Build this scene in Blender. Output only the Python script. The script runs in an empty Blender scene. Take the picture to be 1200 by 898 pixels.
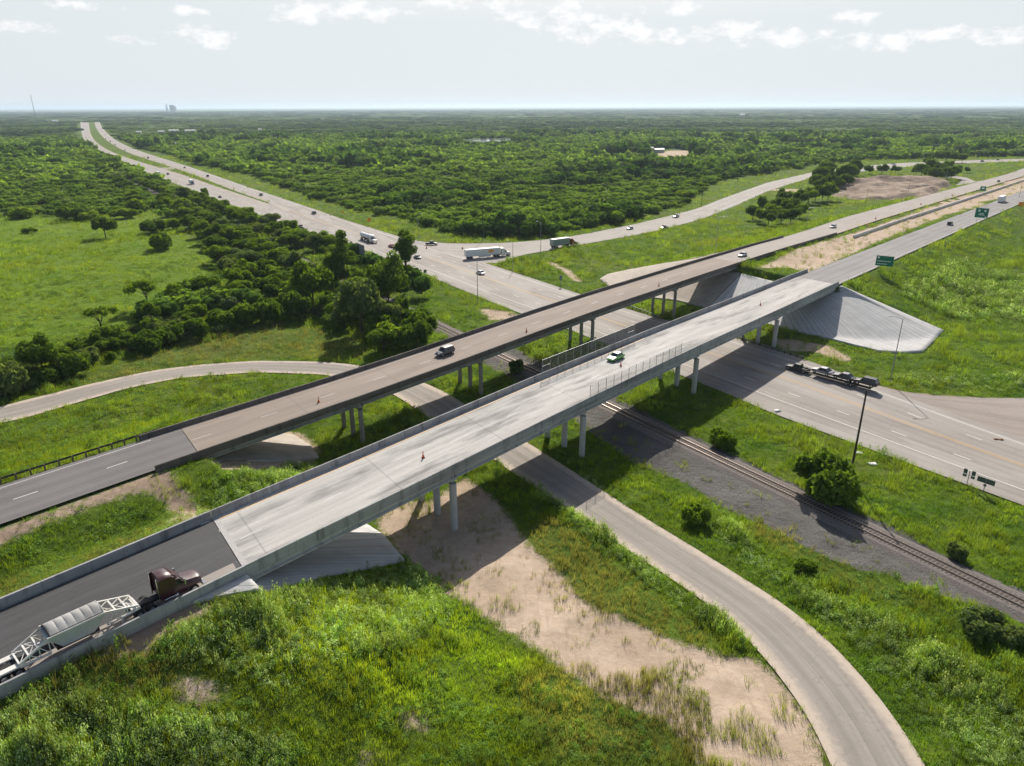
import bpy, math, random
import numpy as np
from mathutils import Matrix, Vector
C = bpy.context.scene
COL = C.collection
R = math.radians

# ------------------------------------------------------------------ camera, sky, sun, exposure
H0 = 60.0
PITCH = math.atan((449 - 125) / 833.0)
ROLL = R(0.2)
cam_d = bpy.data.cameras.new('camera')
cam_d.sensor_width = 36.0
cam_d.lens = 833.0 / 1200 * 36
cam_d.clip_start = 0.5
cam_d.clip_end = 90000
cam = bpy.data.objects.new('camera', cam_d)
COL.objects.link(cam)
cam.matrix_world = (Matrix.Translation((0, 0, H0)) @ Matrix.Rotation(math.pi / 2 - PITCH, 4, 'X')
                    @ Matrix.Rotation(-ROLL, 4, 'Z'))
C.camera = cam

SUN_EL, SUN_AZ = R(36.4), R(6.5)          # azimuth clockwise from +Y
w = bpy.data.worlds.new('World')
C.world = w
w.use_nodes = True
nt = w.node_tree
nt.nodes.clear()
N = nt.nodes.new
L = nt.links.new
sky = N('ShaderNodeTexSky')
sky.sky_type = 'NISHITA'
sky.sun_disc = False
sky.sun_elevation = SUN_EL
sky.sun_rotation = SUN_AZ
sky.altitude = 30
sky.air_density = 1.0
sky.dust_density = 2.5
sky.ozone_density = 1.0
SKY_STRENGTH = 0.075
bg = N('ShaderNodeBackground')
bg.inputs['Strength'].default_value = SKY_STRENGTH
# thin milky veil and small fair-weather cumulus, laid out by sky direction
geo = N('ShaderNodeTexCoord')
sep = N('ShaderNodeSeparateXYZ')
L(geo.outputs['Generated'], sep.inputs[0])
def math_node(op, a=None, b=None, clamp=False):
    n = N('ShaderNodeMath')
    n.operation = op
    n.use_clamp = clamp
    for i, v in enumerate((a, b)):
        if v is None:
            continue
        if isinstance(v, (int, float)):
            n.inputs[i].default_value = v
        else:
            L(v, n.inputs[i])
    return n.outputs[0]
az = math_node('ARCTAN2', sep.outputs[0], sep.outputs[1])
el = math_node('ARCSINE', sep.outputs[2])
cv = N('ShaderNodeCombineXYZ')
L(math_node('MULTIPLY', az, 34.0), cv.inputs[0])
L(math_node('MULTIPLY', el, 60.0), cv.inputs[1])
cn = N('ShaderNodeTexNoise')
cn.inputs['Scale'].default_value = 1.0
cn.inputs['Detail'].default_value = 8.0
cn.inputs['Roughness'].default_value = 0.64
L(cv.outputs[0], cn.inputs['Vector'])
# where the small cumulus stand: bearing, elevation, half width, half height (degrees)
def bearing(x, y):
    x, y = x - 600, y - 449
    dx, dy, dz = x, 833 * math.cos(PITCH) - y * math.sin(PITCH), -833 * math.sin(PITCH) - y * math.cos(PITCH)
    return math.atan2(dx, dy), math.atan2(dz, math.hypot(dx, dy))
run = None
for cx, cy_, rx, ry in ((400, 12, 80, 12), (345, 20, 35, 7), (550, 2, 85, 8), (625, 22, 50, 11), (690, 28, 65, 20), (660, 12, 30, 14), (745, 40, 45, 12), (800, 42, 50, 11), (870, 40, 55, 14),
                        (925, 45, 65, 11), (797, 8, 26, 10), (1003, 22, 26, 9), (1110, 42, 45, 9), (1172, 46, 34, 8), (240, 38, 42, 12), (265, 52, 25, 6), (18, 27, 36, 7), (160, 46, 24, 5), (90, 3, 36, 6), (1035, 52, 46, 9), (225, 12, 22, 5), (-120, 20, 60, 12), (1330, 25, 70, 14)):
    a0, e0 = bearing(cx, cy_)
    u = math_node('MULTIPLY', math_node('SUBTRACT', az, a0), 833 / rx)
    v = math_node('MULTIPLY', math_node('SUBTRACT', el, e0), 860 / ry)
    k = math_node('SUBTRACT', 1.0, math_node('ADD', math_node('MULTIPLY', u, u), math_node('MULTIPLY', v, v)))
    run = k if run is None else math_node('MAXIMUM', run, k)
run = math_node('MAXIMUM', run, -1.3)
dens = math_node('ADD', math_node('MULTIPLY', cn.outputs[0], 1.7), math_node('MULTIPLY', run, 0.27))
cm = N('ShaderNodeMapRange')
cm.inputs[1].default_value = 0.94
cm.inputs[2].default_value = 1.22
cm.inputs[3].default_value = 0.0
cm.inputs[4].default_value = 0.95
L(dens, cm.inputs[0])
veil = N('ShaderNodeMix')
veil.data_type = 'RGBA'
vf = N('ShaderNodeMapRange')              # the milky haze lies low
vf.inputs[1].default_value = 0.1
vf.inputs[2].default_value = 0.36
vf.inputs[3].default_value = 0.97
vf.inputs[4].default_value = 0.0
L(el, vf.inputs[0])
L(vf.outputs[0], veil.inputs[0])
VEIL = (8.05, 8.6, 8.95, 1)
veil.inputs[7].default_value = VEIL
L(sky.outputs[0], veil.inputs[6])
cl = N('ShaderNodeMix')
cl.data_type = 'RGBA'
cl.inputs[7].default_value = (10.6, 10.6, 10.6, 1)
L(cm.outputs[0], cl.inputs[0])
L(veil.outputs[2], cl.inputs[6])
L(cl.outputs[2], bg.inputs['Color'])
wo = N('ShaderNodeOutputWorld')
L(bg.outputs[0], wo.inputs['Surface'])

sd = bpy.data.lights.new('sun', 'SUN')
sd.energy = 5.0
sd.angle = R(0.53)
sd.color = (1.0, 0.93, 0.83)
sun = bpy.data.objects.new('sun', sd)
COL.objects.link(sun)
sv_ = Vector((math.sin(SUN_AZ) * math.cos(SUN_EL), math.cos(SUN_AZ) * math.cos(SUN_EL), math.sin(SUN_EL)))
sun.rotation_euler = sv_.to_track_quat('Z', 'Y').to_euler()
sun.location = (60, 600, 400)

C.view_settings.view_transform = 'Standard'
C.view_settings.look = 'None'
C.view_settings.gamma = 1.0
C.view_settings.exposure = 0.36
C.render.engine = 'CYCLES'
cy = C.cycles
cy.use_denoising = True
cy.max_bounces = 6
cy.diffuse_bounces = 3
cy.glossy_bounces = 2
cy.transmission_bounces = 3
cy.transparent_max_bounces = 8
cy.volume_bounces = 0
cy.caustics_reflective = False
cy.caustics_refractive = False
cy.use_adaptive_sampling = True
cy.adaptive_threshold = 0.02

# ------------------------------------------------------------------ picture row/column of the survey photo -> point on a level plane
def un(x, y, z=0.0):
    x = np.asarray(x, float) - 600
    y = np.asarray(y, float) - 449
    c, s = math.cos(ROLL), math.sin(ROLL)
    x, y = x * c - y * s, x * s + y * c
    F = 833.0
    dy = F * math.cos(PITCH) - y * math.sin(PITCH)
    dz = -F * math.sin(PITCH) - y * math.cos(PITCH)
    t = (z - H0) / dz
    return np.stack([x * t, dy * t], -1)
def P(x, y, z=0.0):
    q = un(x, y, z)
    return (float(q[0]), float(q[1]), z)
def poly(pts, z=0.0):
    a = np.array(pts, float)
    return un(a[:, 0], a[:, 1], z)

# bridge frame: s along the two roads, v across (positive towards the near side)
BA = R(42.2)
BD = np.array([math.sin(BA), math.cos(BA)])
BN = np.array([math.cos(BA), -math.sin(BA)])
BO = np.array([12.8, 117.1])
BROT = math.pi / 2 - BA
def SV(s, v, z=0.0):
    q = BO + s * BD + v * BN
    return (float(q[0]), float(q[1]), z)
NEAR_Z = ([-400, -150, -90, -60, -41, 0, 40, 85, 124, 185, 246, 320, 440, 560, 650, 3000], [3, 9.6, 10.2, 10.4, 10.4, 10.75, 10.7, 10.05, 9.7, 8.5, 7.4, 6.0, 3.5, 1.2, 0.12, 0.12])
FAR_Z = ([-400, -150, -90, -60, -24, 0, 37, 60, 116, 170, 223, 284, 355, 451, 585, 720, 3000], [3, 8.8, 9.3, 9.35, 9.2, 9.4, 10.1, 10.35, 10.2, 9.7, 8.5, 8.0, 6.7, 5.0, 2.6, 0.12, 0.12])
def zn(s): return np.interp(s, *NEAR_Z)
def zf(s): return np.interp(s, *FAR_Z)

# ------------------------------------------------------------------ mesh helpers
class MB:
    def __init__(self):
        self.v, self.f = [], []
    def add(self, vs, fs):
        o = len(self.v)
        self.v += [tuple(map(float, p)) for p in vs]
        self.f += [tuple(i + o for i in f) for f in fs]
        return self
    def box(self, x0, x1, y0, y1, z0, z1):
        return self.add([(x0, y0, z0), (x1, y0, z0), (x1, y1, z0), (x0, y1, z0), (x0, y0, z1), (x1, y0, z1), (x1, y1, z1), (x0, y1, z1)],
                        [(3, 2, 1, 0), (4, 5, 6, 7), (0, 1, 5, 4), (1, 2, 6, 5), (2, 3, 7, 6), (3, 0, 4, 7)])
    def beam(self, a, b, wd, ht=None):
        a, b = Vector(a), Vector(b)
        ht = ht or wd
        d = (b - a).normalized()
        up = Vector((0, 0, 1)) if abs(d.z) < 0.95 else Vector((1, 0, 0))
        sx = d.cross(up).normalized() * wd / 2
        sz = sx.normalized().cross(d).normalized() * ht / 2
        vs = [p + i * sx + j * sz for p in (a, b) for i, j in ((-1, -1), (1, -1), (1, 1), (-1, 1))]
        return self.add(vs, [(3, 2, 1, 0), (4, 5, 6, 7), (0, 1, 5, 4), (1, 2, 6, 5), (2, 3, 7, 6), (3, 0, 4, 7)])
    def tube(self, a, b, r0, r1=None, n=10, cap=True):
        a, b = Vector(a), Vector(b)
        r1 = r0 if r1 is None else r1
        d = (b - a).normalized()
        up = Vector((0, 0, 1)) if abs(d.z) < 0.95 else Vector((1, 0, 0))
        x = d.cross(up).normalized()
        y = d.cross(x)
        vs = []
        for p, r in ((a, r0), (b, r1)):
            for k in range(n):
                t = 2 * math.pi * k / n
                vs.append(p + x * math.cos(t) * r + y * math.sin(t) * r)
        fs = [(k, (k + 1) % n, n + (k + 1) % n, n + k) for k in range(n)]
        if cap:
            fs += [tuple(range(n - 1, -1, -1)), tuple(range(n, 2 * n))]
        return self.add(vs, fs)
    def loft(self, rings, close=True, cap=True):
        n = len(rings[0])
        vs = [p for r in rings for p in r]
        fs = []
        for i in range(len(rings) - 1):
            for k in range(n if close else n - 1):
                a, b = i * n + k, i * n + (k + 1) % n
                fs.append((a, b, b + n, a + n))
        if cap and close:
            fs += [tuple(range(n - 1, -1, -1)), tuple(range((len(rings) - 1) * n, len(rings) * n))]
        return self.add(vs, fs)
    def prism(self, outline, y0, y1):          # outline in (x, z), extruded along y
        n = len(outline)
        vs = [(x, y0, z) for x, z in outline] + [(x, y1, z) for x, z in outline]
        return self.add(vs, [tuple(range(n)), tuple(range(2 * n - 1, n - 1, -1))] + [((k + 1) % n, k, n + k, n + (k + 1) % n) for k in range(n)])
    def build(self, name, mat, parent=None, smooth=False, fix=True):
        me = bpy.data.meshes.new(name)
        me.from_pydata(self.v, [], self.f)
        if fix:
            import bmesh
            bm = bmesh.new()
            bm.from_mesh(me)
            bmesh.ops.recalc_face_normals(bm, faces=bm.faces)
            bm.to_mesh(me)
            bm.free()
        me.materials.append(mat)
        o = bpy.data.objects.new(name, me)
        COL.objects.link(o)
        if parent is not None:
            o.parent = parent
        if smooth:
            me.polygons.foreach_set('use_smooth', [True] * len(me.polygons))
            me.update()
            try:
                me.set_sharp_from_angle(angle=R(38))
            except Exception:
                pass
        return o
def tag(o, label=None, cat=None, group=None, kind=None):
    if label: o['label'] = label
    if cat: o['category'] = cat
    if group: o['group'] = group
    if kind: o['kind'] = kind
    return o
def empty(name, loc=(0, 0, 0), rz=0.0, label=None, cat=None, group=None):
    o = bpy.data.objects.new(name, None)
    o.empty_display_size = 0.5
    COL.objects.link(o)
    o.location = loc
    o.rotation_euler = (0, 0, rz)
    return tag(o, label, cat, group)
KIDS = {}
def kids(o):
    return [c for c in bpy.data.objects if c.parent == o]
def dup(root, loc, rz, label=None, group=None, scale=None):
    tree = KIDS.get(root.name)
    if tree is None:
        tree = KIDS[root.name] = [(c, kids(c)) for c in kids(root)]
    r = root.copy()
    COL.objects.link(r)
    r.location = loc
    r.rotation_euler = (0, 0, rz)
    if scale: r.scale = scale
    if label: r['label'] = label
    if group: r['group'] = group
    for ch, subs in tree:
        c = ch.copy()
        COL.objects.link(c)
        c.parent = r
        for g in subs:
            d = g.copy()
            COL.objects.link(d)
            d.parent = c
    return r
def np_mesh(name, V, F, mat, attrs=None, smooth=False):
    me = bpy.data.meshes.new(name)
    F = np.ascontiguousarray(F, np.int32)
    m, k = F.shape
    me.vertices.add(len(V))
    me.vertices.foreach_set('co', np.ascontiguousarray(V, np.float32).ravel())
    me.loops.add(m * k)
    me.loops.foreach_set('vertex_index', F.ravel())
    me.polygons.add(m)
    me.polygons.foreach_set('loop_start', np.arange(0, m * k, k, dtype=np.int32))
    if smooth:
        me.polygons.foreach_set('use_smooth', np.ones(m, bool))
    for an, arr in (attrs or {}).items():
        if arr.ndim == 1:
            a = me.attributes.new(an, 'FLOAT', 'POINT')
            a.data.foreach_set('value', np.ascontiguousarray(arr, np.float32))
        else:
            a = me.attributes.new(an, 'FLOAT_COLOR', 'POINT')
            a.data.foreach_set('color', np.ascontiguousarray(arr, np.float32).ravel())
    me.update(calc_edges=True)
    me.validate()
    me.materials.append(mat)
    o = bpy.data.objects.new(name, me)
    COL.objects.link(o)
    return o

# ------------------------------------------------------------------ materials
class MT:
    def __init__(self, name):
        self.m = bpy.data.materials.new(name)
        self.m.use_nodes = True
        self.t = self.m.node_tree
        self.t.nodes.clear()
        self.out = self.n('ShaderNodeOutputMaterial')
    def n(self, typ, **kw):
        nd = self.t.nodes.new(typ)
        for k, v in kw.items():
            setattr(nd, k, v)
        return nd
    def l(self, a, b):
        self.t.links.new(a, b)
    def setin(self, sock, v):
        if isinstance(v, bpy.types.NodeSocket):
            self.l(v, sock)
        elif v is not None:
            sock.default_value = v
    def math(self, op, a, b=None, clamp=False):
        nd = self.n('ShaderNodeMath', operation=op, use_clamp=clamp)
        self.setin(nd.inputs[0], a)
        self.setin(nd.inputs[1], b)
        return nd.outputs[0]
    def coords(self, kind='Object', scale=(1, 1, 1), rot=(0, 0, 0), loc=(0, 0, 0)):
        tc = self.n('ShaderNodeTexCoord')
        mp = self.n('ShaderNodeMapping')
        mp.inputs['Scale'].default_value = scale
        mp.inputs['Rotation'].default_value = rot
        mp.inputs['Location'].default_value = loc
        self.l(tc.outputs[kind], mp.inputs[0])
        return mp.outputs[0]
    def noise(self, vec, scale, detail=4, rough=0.55, lo=0.3, hi=0.7):
        nd = self.n('ShaderNodeTexNoise')
        nd.inputs['Scale'].default_value = scale
        nd.inputs['Detail'].default_value = detail
        nd.inputs['Roughness'].default_value = rough
        self.l(vec, nd.inputs['Vector'])
        return self.rng(nd.outputs[0], lo, hi)
    def rng(self, v, a, b, c=0.0, d=1.0):
        mr = self.n('ShaderNodeMapRange')
        self.setin(mr.inputs[0], v)
        for i, q in enumerate((a, b, c, d)):
            self.setin(mr.inputs[i + 1], q)
        return mr.outputs[0]
    def mix(self, f, a, b, blend='MIX'):
        nd = self.n('ShaderNodeMix', data_type='RGBA', blend_type=blend)
        self.setin(nd.inputs[0], f)
        for i, v in ((6, a), (7, b)):
            if isinstance(v, tuple) and len(v) == 3:
                v = v + (1,)
            self.setin(nd.inputs[i], v)
        return nd.outputs[2]
    def attr(self, name):
        nd = self.n('ShaderNodeAttribute', attribute_name=name)
        return nd
    def bsdf(self, col, rough=0.8, metal=0.0, spec=0.3, bump=None, bstr=0.3, bdist=0.1, coat=0.0, trans=0.0):
        b = self.n('ShaderNodeBsdfPrincipled')
        if isinstance(col, tuple) and len(col) == 3:
            col = col + (1,)
        self.setin(b.inputs['Base Color'], col)
        self.setin(b.inputs['Roughness'], rough)
        b.inputs['Metallic'].default_value = metal
        b.inputs['Specular IOR Level'].default_value = spec
        b.inputs['Coat Weight'].default_value = coat
        if bump is not None:
            bp = self.n('ShaderNodeBump')
            bp.inputs['Strength'].default_value = bstr
            bp.inputs['Distance'].default_value = bdist
            self.l(bump, bp.inputs['Height'])
            self.l(bp.outputs[0], b.inputs['Normal'])
        self.l(b.outputs[0], self.out.inputs['Surface'])
        return self.m
def plain(name, col, rough=0.6, metal=0.0, spec=0.3, coat=0.0, var=0.12, scale=2.0):
    t = MT(name)
    v = t.noise(t.coords(), scale, 5, 0.6, 0.25, 0.75)
    c1 = tuple(max(0, c * (1 - var)) for c in col)
    c2 = tuple(min(1, c * (1 + var)) for c in col)
    return t.bsdf(t.mix(v, c1, c2), rough, metal, spec, coat=coat)
def weathered(name, a, b, scale=0.6, stretch=(1, 1, 1), rough=0.85, dirt=(0.12, 0.11, 0.1), damt=0.5, spec=0.25, bstr=0.2, dscale=0.25, drip=0.0):
    t = MT(name)
    v = t.coords(scale=stretch)
    n1 = t.noise(v, scale, 6, 0.65)
    n2 = t.noise(t.coords(), 9.0, 4, 0.6)
    n3 = t.noise(v, dscale, 5, 0.6, 0.5, 0.75)
    c = t.mix(n1, a, b)
    c = t.mix(t.math('MULTIPLY', n2, 0.25), c, tuple(x * 0.75 for x in a))
    c = t.mix(t.math('MULTIPLY', n3, damt), c, dirt)
    if drip:
        n4 = t.noise(t.coords(scale=(0.8, 0.8, 0.1)), 1.0, 5, 0.65, 0.5, 0.72)
        c = t.mix(t.math('MULTIPLY', n4, drip), c, tuple(x * 0.8 for x in dirt))
    return t.bsdf(c, rough, spec=spec, bump=n2, bstr=bstr, bdist=0.02)

# ------------------------------------------------------------------ ground shape
def vnoise(X, Y, cell, seed):
    r = np.random.RandomState(seed).rand(256, 256)
    x, y = np.asarray(X) / cell, np.asarray(Y) / cell
    xi, yi = np.floor(x).astype(int), np.floor(y).astype(int)
    fx, fy = x - xi, y - yi
    fx, fy = fx * fx * (3 - 2 * fx), fy * fy * (3 - 2 * fy)
    a, b = xi & 255, (xi + 1) & 255
    c, d = yi & 255, (yi + 1) & 255
    return (r[a, c] * (1 - fx) + r[b, c] * fx) * (1 - fy) + (r[a, d] * (1 - fx) + r[b, d] * fx) * fy
LS_N, LS_F = -65.5, -53.5                 # ends of the left-hand fills
SKEW = 0.21                                # piers and joints run slightly askew
def sE(v): return 125.5 - 0.2 * np.minimum(v, 0)
def h0(X, Y):
    X, Y = np.asarray(X, float), np.asarray(Y, float)
    dx, dy = X - BO[0], Y - BO[1]
    s = dx * BD[0] + dy * BD[1]
    v = dx * BN[0] + dy * BN[1]
    def e(ds, k): return np.minimum(ds * 3, 1.5) + ds / k
    z = np.zeros_like(s)
    # left fills
    ln = LS_N + SKEW * np.clip(1.05 - v, 0, 14.4)
    ds = np.maximum(0, s - ln)
    dv = np.maximum(0, np.maximum((v - 1.7) / 2.5, (-13.9 - v) / 3.2))
    z = np.maximum(z, zn(np.minimum(s, ln)) - 0.3 - np.hypot(e(ds, 2.75), dv))
    lf = LS_F + SKEW * np.clip(-33.75 - v, 0, 13)
    ds = np.maximum(0, s - lf)
    dv = np.maximum(0, np.maximum((v + 32.6) / 3.2, (-47.6 - v) / 3.4))
    z = np.maximum(z, zf(np.minimum(s, lf)) - 0.3 - np.hypot(e(ds, 2.75), dv))
    # right fill carries both roads and the median
    ds = np.maximum(0, sE(v) - s)
    wide = np.clip((s - 200) / 80, 0, 1) * 3.0
    dv = np.maximum(0, np.maximum((v - 2.2) / 3.0, (-47.3 - wide - v) / 3.6))
    f = np.clip((v + 34) / 21, 0, 1)
    sc = np.maximum(s, sE(v))
    med = 0.35 * np.sin(np.pi * f) * np.clip((s - 135) / 20, 0, 1)
    z = np.maximum(z, zf(sc) * (1 - f) + zn(sc) * f - 0.3 - med - np.hypot(e(ds, 2.75), dv))
    return z
def pip(X, Y, pg):
    """points in polygon, even-odd"""
    inside = np.zeros(X.shape, bool)
    x0, y0 = pg.min(0)
    x1, y1 = pg.max(0)
    sel = (X >= x0) & (X <= x1) & (Y >= y0) & (Y <= y1)
    if not sel.any():
        return inside
    px, py = X[sel], Y[sel]
    r = np.zeros(px.shape, bool)
    n = len(pg)
    for i in range(n):
        ax, ay = pg[i]
        bx, by = pg[(i + 1) % n]
        if ay == by:
            continue
        c = (ay > py) != (by > py)
        r ^= c & (px < (bx - ax) * (py - ay) / (by - ay) + ax)
    inside[sel] = r
    return inside
def hit(x, y, hf=h0):
    """where the sight line of a survey point meets the ground"""
    x, y = np.asarray(x, float), np.asarray(y, float)
    z = np.zeros(x.shape)
    for _ in range(40):
        q = un(x, y, z)
        z = 0.6 * z + 0.4 * hf(q[..., 0], q[..., 1])
    q = un(x, y, z)
    return np.concatenate([q, z[..., None]], -1)
def hpoly(pts):
    a = np.array(pts, float)
    return hit(a[:, 0], a[:, 1])[:, :2]
def resample(p, n, smooth=0):
    p = np.asarray(p, float)
    d = np.r_[0, np.cumsum(np.hypot(*np.diff(p, axis=0).T))]
    t = np.linspace(0, d[-1], n)
    q = np.stack([np.interp(t, d, p[:, i]) for i in range(p.shape[1])], -1)
    for _ in range(smooth):
        q[1:-1] = (q[:-2] + 2 * q[1:-1] + q[2:]) / 4
    return q

# roads: both edges, as surveyed
E_MAIN_LO = [(1330, 640), (1197, 592), (1083, 550), (900, 483), (865, 467), (785, 435), (674, 389), (600, 364), (500, 323), (440, 298), (387, 281.5), (315, 256)]
E_MAIN_UP = [(1330, 559), (1200, 515), (1110, 483), (1015, 448), (940, 420), (865, 397), (763, 371), (683, 346), (640, 332), (600, 318.5), (545, 301), (490, 284.5), (433, 266.7), (400, 256.6), (362, 243), (315, 227.5)]
E_LC_LO = [(330, 261), (315, 256), (300, 251.6), (250, 233), (218, 220), (190, 210), (173, 203), (155, 194), (130, 183), (112, 176), (103, 171), (98, 164), (95.5, 156), (94.5, 148), (94, 142.6)]
E_LC_UP = [(330, 244), (315, 239), (300, 234), (263, 222), (225, 208.5), (200, 200), (183, 195.7), (150, 185.5), (130, 178), (118, 171), (110, 164), (106, 156), (104.5, 148), (103.5, 142.6)]
E_RC_LO = [(330, 243), (315, 238), (300, 233), (275, 224), (225, 204), (195, 194), (163, 184), (145, 177), (133, 170), (124, 164), (117, 157), (112, 149), (110.5, 142.6)]
E_RC_UP = [(330, 232), (315, 227.5), (300, 223), (250, 205), (213, 192.7), (175, 181), (155, 174), (143, 168.5), (133, 162.5), (126, 157), (119, 149), (116.5, 142.6)]
E_RAMP_UP = [(455, 274), (490, 284.2), (545, 286), (600, 285), (637, 281.5), (675, 276.7), (750, 261.7), (815, 245.4), (850, 231.6), (900, 214), (957, 201), (993, 196.5), (1050, 191.5), (1125, 188.6), (1200, 186.3), (1330, 183)]
E_RAMP_LO = [(520, 297), (560, 309), (585, 312), (592, 306), (599, 301.5), (610, 298.7), (637, 295), (682, 286.7), (760, 273), (820, 258), (865, 240), (900, 224), (955, 207), (1005, 201.5), (1075, 194.5), (1138, 191.5), (1200, 189), (1330, 185.5)]
E_SIDE_UP = [(990, 441), (1015, 448), (1040, 455), (1065, 460.5), (1100, 464.2), (1150, 466.5), (1200, 466.8), (1330, 462)]
E_SIDE_LO = [(990, 470), (1050, 480), (1110, 492), (1160, 510), (1200, 524), (1240, 530), (1280, 522), (1330, 505)]
E_FRONT_UP = [(-420, 610), (-220, 540), (-90, 501), (0, 476.6), (107, 450), (175, 435), (230, 427.8), (300, 423), (375, 424), (418, 427.8), (460, 437), (498, 449), (525, 461.7), (545, 474), (618, 519), (634, 529), (680, 558), (750, 604), (800, 634), (850, 665), (917, 707), (967, 747), (1014, 797), (1054, 849), (1085, 898), (1110, 945), (1135, 1000)]
E_FRONT_LO = [(-420, 645), (-220, 568), (-90, 523), (0, 495.4), (25, 491.7), (75, 476.6), (150, 455), (213, 442.8), (300, 436.5), (380, 439), (425, 449), (462, 462.6), (485, 477.6), (505, 492), (581, 540), (597, 551.8), (662, 593.6), (725, 637.7), (800, 687.5), (850, 723.8), (890, 764), (917, 797), (947, 840), (975, 898), (993, 945), (1010, 1000)]
ROADS = {}
for nm, lo, up, n in (('main', E_MAIN_LO, E_MAIN_UP, 160), ('left', E_LC_LO, E_LC_UP, 120), ('right', E_RC_LO, E_RC_UP, 120),
                      ('ramp', E_RAMP_LO, E_RAMP_UP, 200), ('side', E_SIDE_LO, E_SIDE_UP, 60), ('front', E_FRONT_LO, E_FRONT_UP, 220)):
    ROADS[nm] = (resample(poly(lo), n, 6), resample(poly(up), n, 6))
def edge_poly(nm): return np.concatenate([ROADS[nm][0], ROADS[nm][1][::-1]])
RAIL = resample(poly([(1330, 773.5), (1200, 711), (1000, 615), (800, 519), (707.5, 474.3), (585, 417.5), (526, 388.5), (283, 273), (245, 256), (150, 210.5), (118, 195)]), 400, 30)
def offset_line(line, o):
    t = np.gradient(line, axis=0)
    t /= np.linalg.norm(t, axis=1)[:, None]
    return line + np.stack([t[:, 1], -t[:, 0]], -1) * o
BALLAST = np.concatenate([poly([(1330, 800), (1200, 727), (1117, 704), (1040, 676), (1000, 668), (953, 647), (900, 617), (843, 592), (800, 563), (745, 545), (715, 520), (690, 505), (660, 482), (640, 470), (600, 445), (560, 421)]),
                          poly([(545, 385), (600, 407), (650, 433), (720, 465), (800, 506), (850, 528), (910, 557), (987, 593), (1047, 617), (1117, 657), (1200, 694), (1330, 760)])])
RAILBED = np.concatenate([offset_line(RAIL, 3.2), offset_line(RAIL, -3.2)[::-1]])
# bare earth, each outline followed on the ground
DIRT = [hpoly(p) for p in (
    [(440, 612), (470, 588), (505, 590), (545, 560), (585, 590), (618, 640), (645, 662), (690, 712), (750, 735), (800, 757), (860, 770), (893, 775), (917, 800), (945, 838), (972, 910), (830, 910), (812, 880), (790, 850), (750, 832), (700, 812), (650, 777), (610, 747), (570, 722), (530, 696), (505, 690), (480, 655), (455, 632)],
    [(110, 762), (150, 735), (215, 708), (300, 697), (285, 706), (245, 716), (190, 752), (150, 770)],
    [(200, 806), (225, 795), (258, 805), (262, 822), (232, 826), (205, 820)],
    [(120, 830), (148, 803), (175, 795), (160, 815), (140, 830)],
    [(462, 836), (490, 832), (512, 848), (500, 860), (476, 854)],
    [(405, 898), (428, 880), (450, 890), (440, 905)],
    [(-20, 628), (40, 606), (100, 583), (165, 560), (192, 549), (205, 560), (225, 590), (240, 600), (225, 610), (212, 603), (192, 583), (165, 574), (100, 597), (45, 619), (0, 636), (-30, 650)],
    [(195, 612), (260, 598), (250, 610), (205, 632)],
    [(885, 317), (935, 292), (982, 279), (1050, 257), (1120, 233), (1200, 207), (1240, 198), (1240, 212), (1200, 224), (1110, 252), (1030, 283), (985, 303), (945, 320), (925, 314)],
    [(970, 224), (1003, 222), (1010, 211), (1050, 211), (1095, 213), (1112, 219), (1085, 229), (1040, 232), (1005, 233), (985, 229)],
    [(900, 222), (955, 221), (975, 226), (955, 226), (902, 224)],
    [(1068, 460), (1200, 470), (1330, 470), (1330, 500), (1200, 504), (1120, 478)],
    [(905, 395), (930, 398), (970, 405), (1000, 420), (990, 425), (955, 412), (915, 410)],
    [(640, 308), (646, 306), (672, 320), (682, 331), (674, 330), (660, 318)],
    [(240, 542), (270, 512), (330, 505), (352, 508), (362, 514), (376, 528), (360, 545), (300, 552)],
    [(560, 362), (600, 366), (612, 374), (575, 376)],
    [(770, 182), (775, 178), (795, 176), (812, 178), (806, 183), (780, 185)],
    [(825, 180), (860, 179), (858, 183), (830, 184)],
)]
MIXED = [hpoly([(690, 745), (735, 745), (790, 780), (835, 800), (835, 850), (850, 910), (700, 910), (680, 800)])]
LIME = [hpoly([(300, 722), (400, 700), (470, 692), (540, 715), (620, 765), (690, 808), (690, 850), (560, 855), (440, 825), (330, 805), (280, 770)]), hpoly([(660, 562), (700, 575), (760, 615), (800, 650), (770, 650), (700, 610)])]
BROWN = [DIRT[6], DIRT[9], DIRT[11], DIRT[1]]
WOOD = [poly(p) for p in (
    [(119, 141), (121, 150), (128, 157), (148, 166), (175, 177.5), (200, 182), (235, 194), (266, 199.5), (300, 207), (337, 222), (370, 233), (400, 242), (430, 249), (465, 254), (485, 262), (525, 272), (560, 280), (600, 278), (640, 276), (675, 270), (725, 261), (763, 252), (805, 240), (818, 222), (850, 211), (900, 203), (937, 197.5), (970, 191.5), (1020, 188), (1075, 186), (1130, 185), (1300, 180), (1600, 176), (2400, 150), (2400, 126), (118, 129.2)],
    [(-900, 270), (0, 254), (20, 252), (70, 253), (158, 253), (172, 244), (185, 243), (205, 262), (238, 285), (255, 310), (240, 330), (205, 345), (150, 385), (100, 400), (0, 408), (-300, 470), (-300, 520), (0, 470), (60, 448), (110, 430), (150, 410), (190, 400), (260, 385), (330, 368), (395, 380), (440, 405), (495, 412), (525, 390), (490, 362), (478, 335), (425, 310), (385, 288), (330, 268), (300, 257), (250, 240), (218, 226), (173, 207), (155, 197), (103, 174.5), (93, 165), (88, 148), (92, 141), (105, 140), (116, 141), (116, 134), (118, 129.2), (-1200, 136.5), (-1200, 200)],
)]
FIELD = poly([(-200, 262), (0, 256), (80, 256), (183, 246), (205, 264), (235, 287), (250, 310), (235, 330), (150, 382), (0, 408), (-200, 440)])
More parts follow.
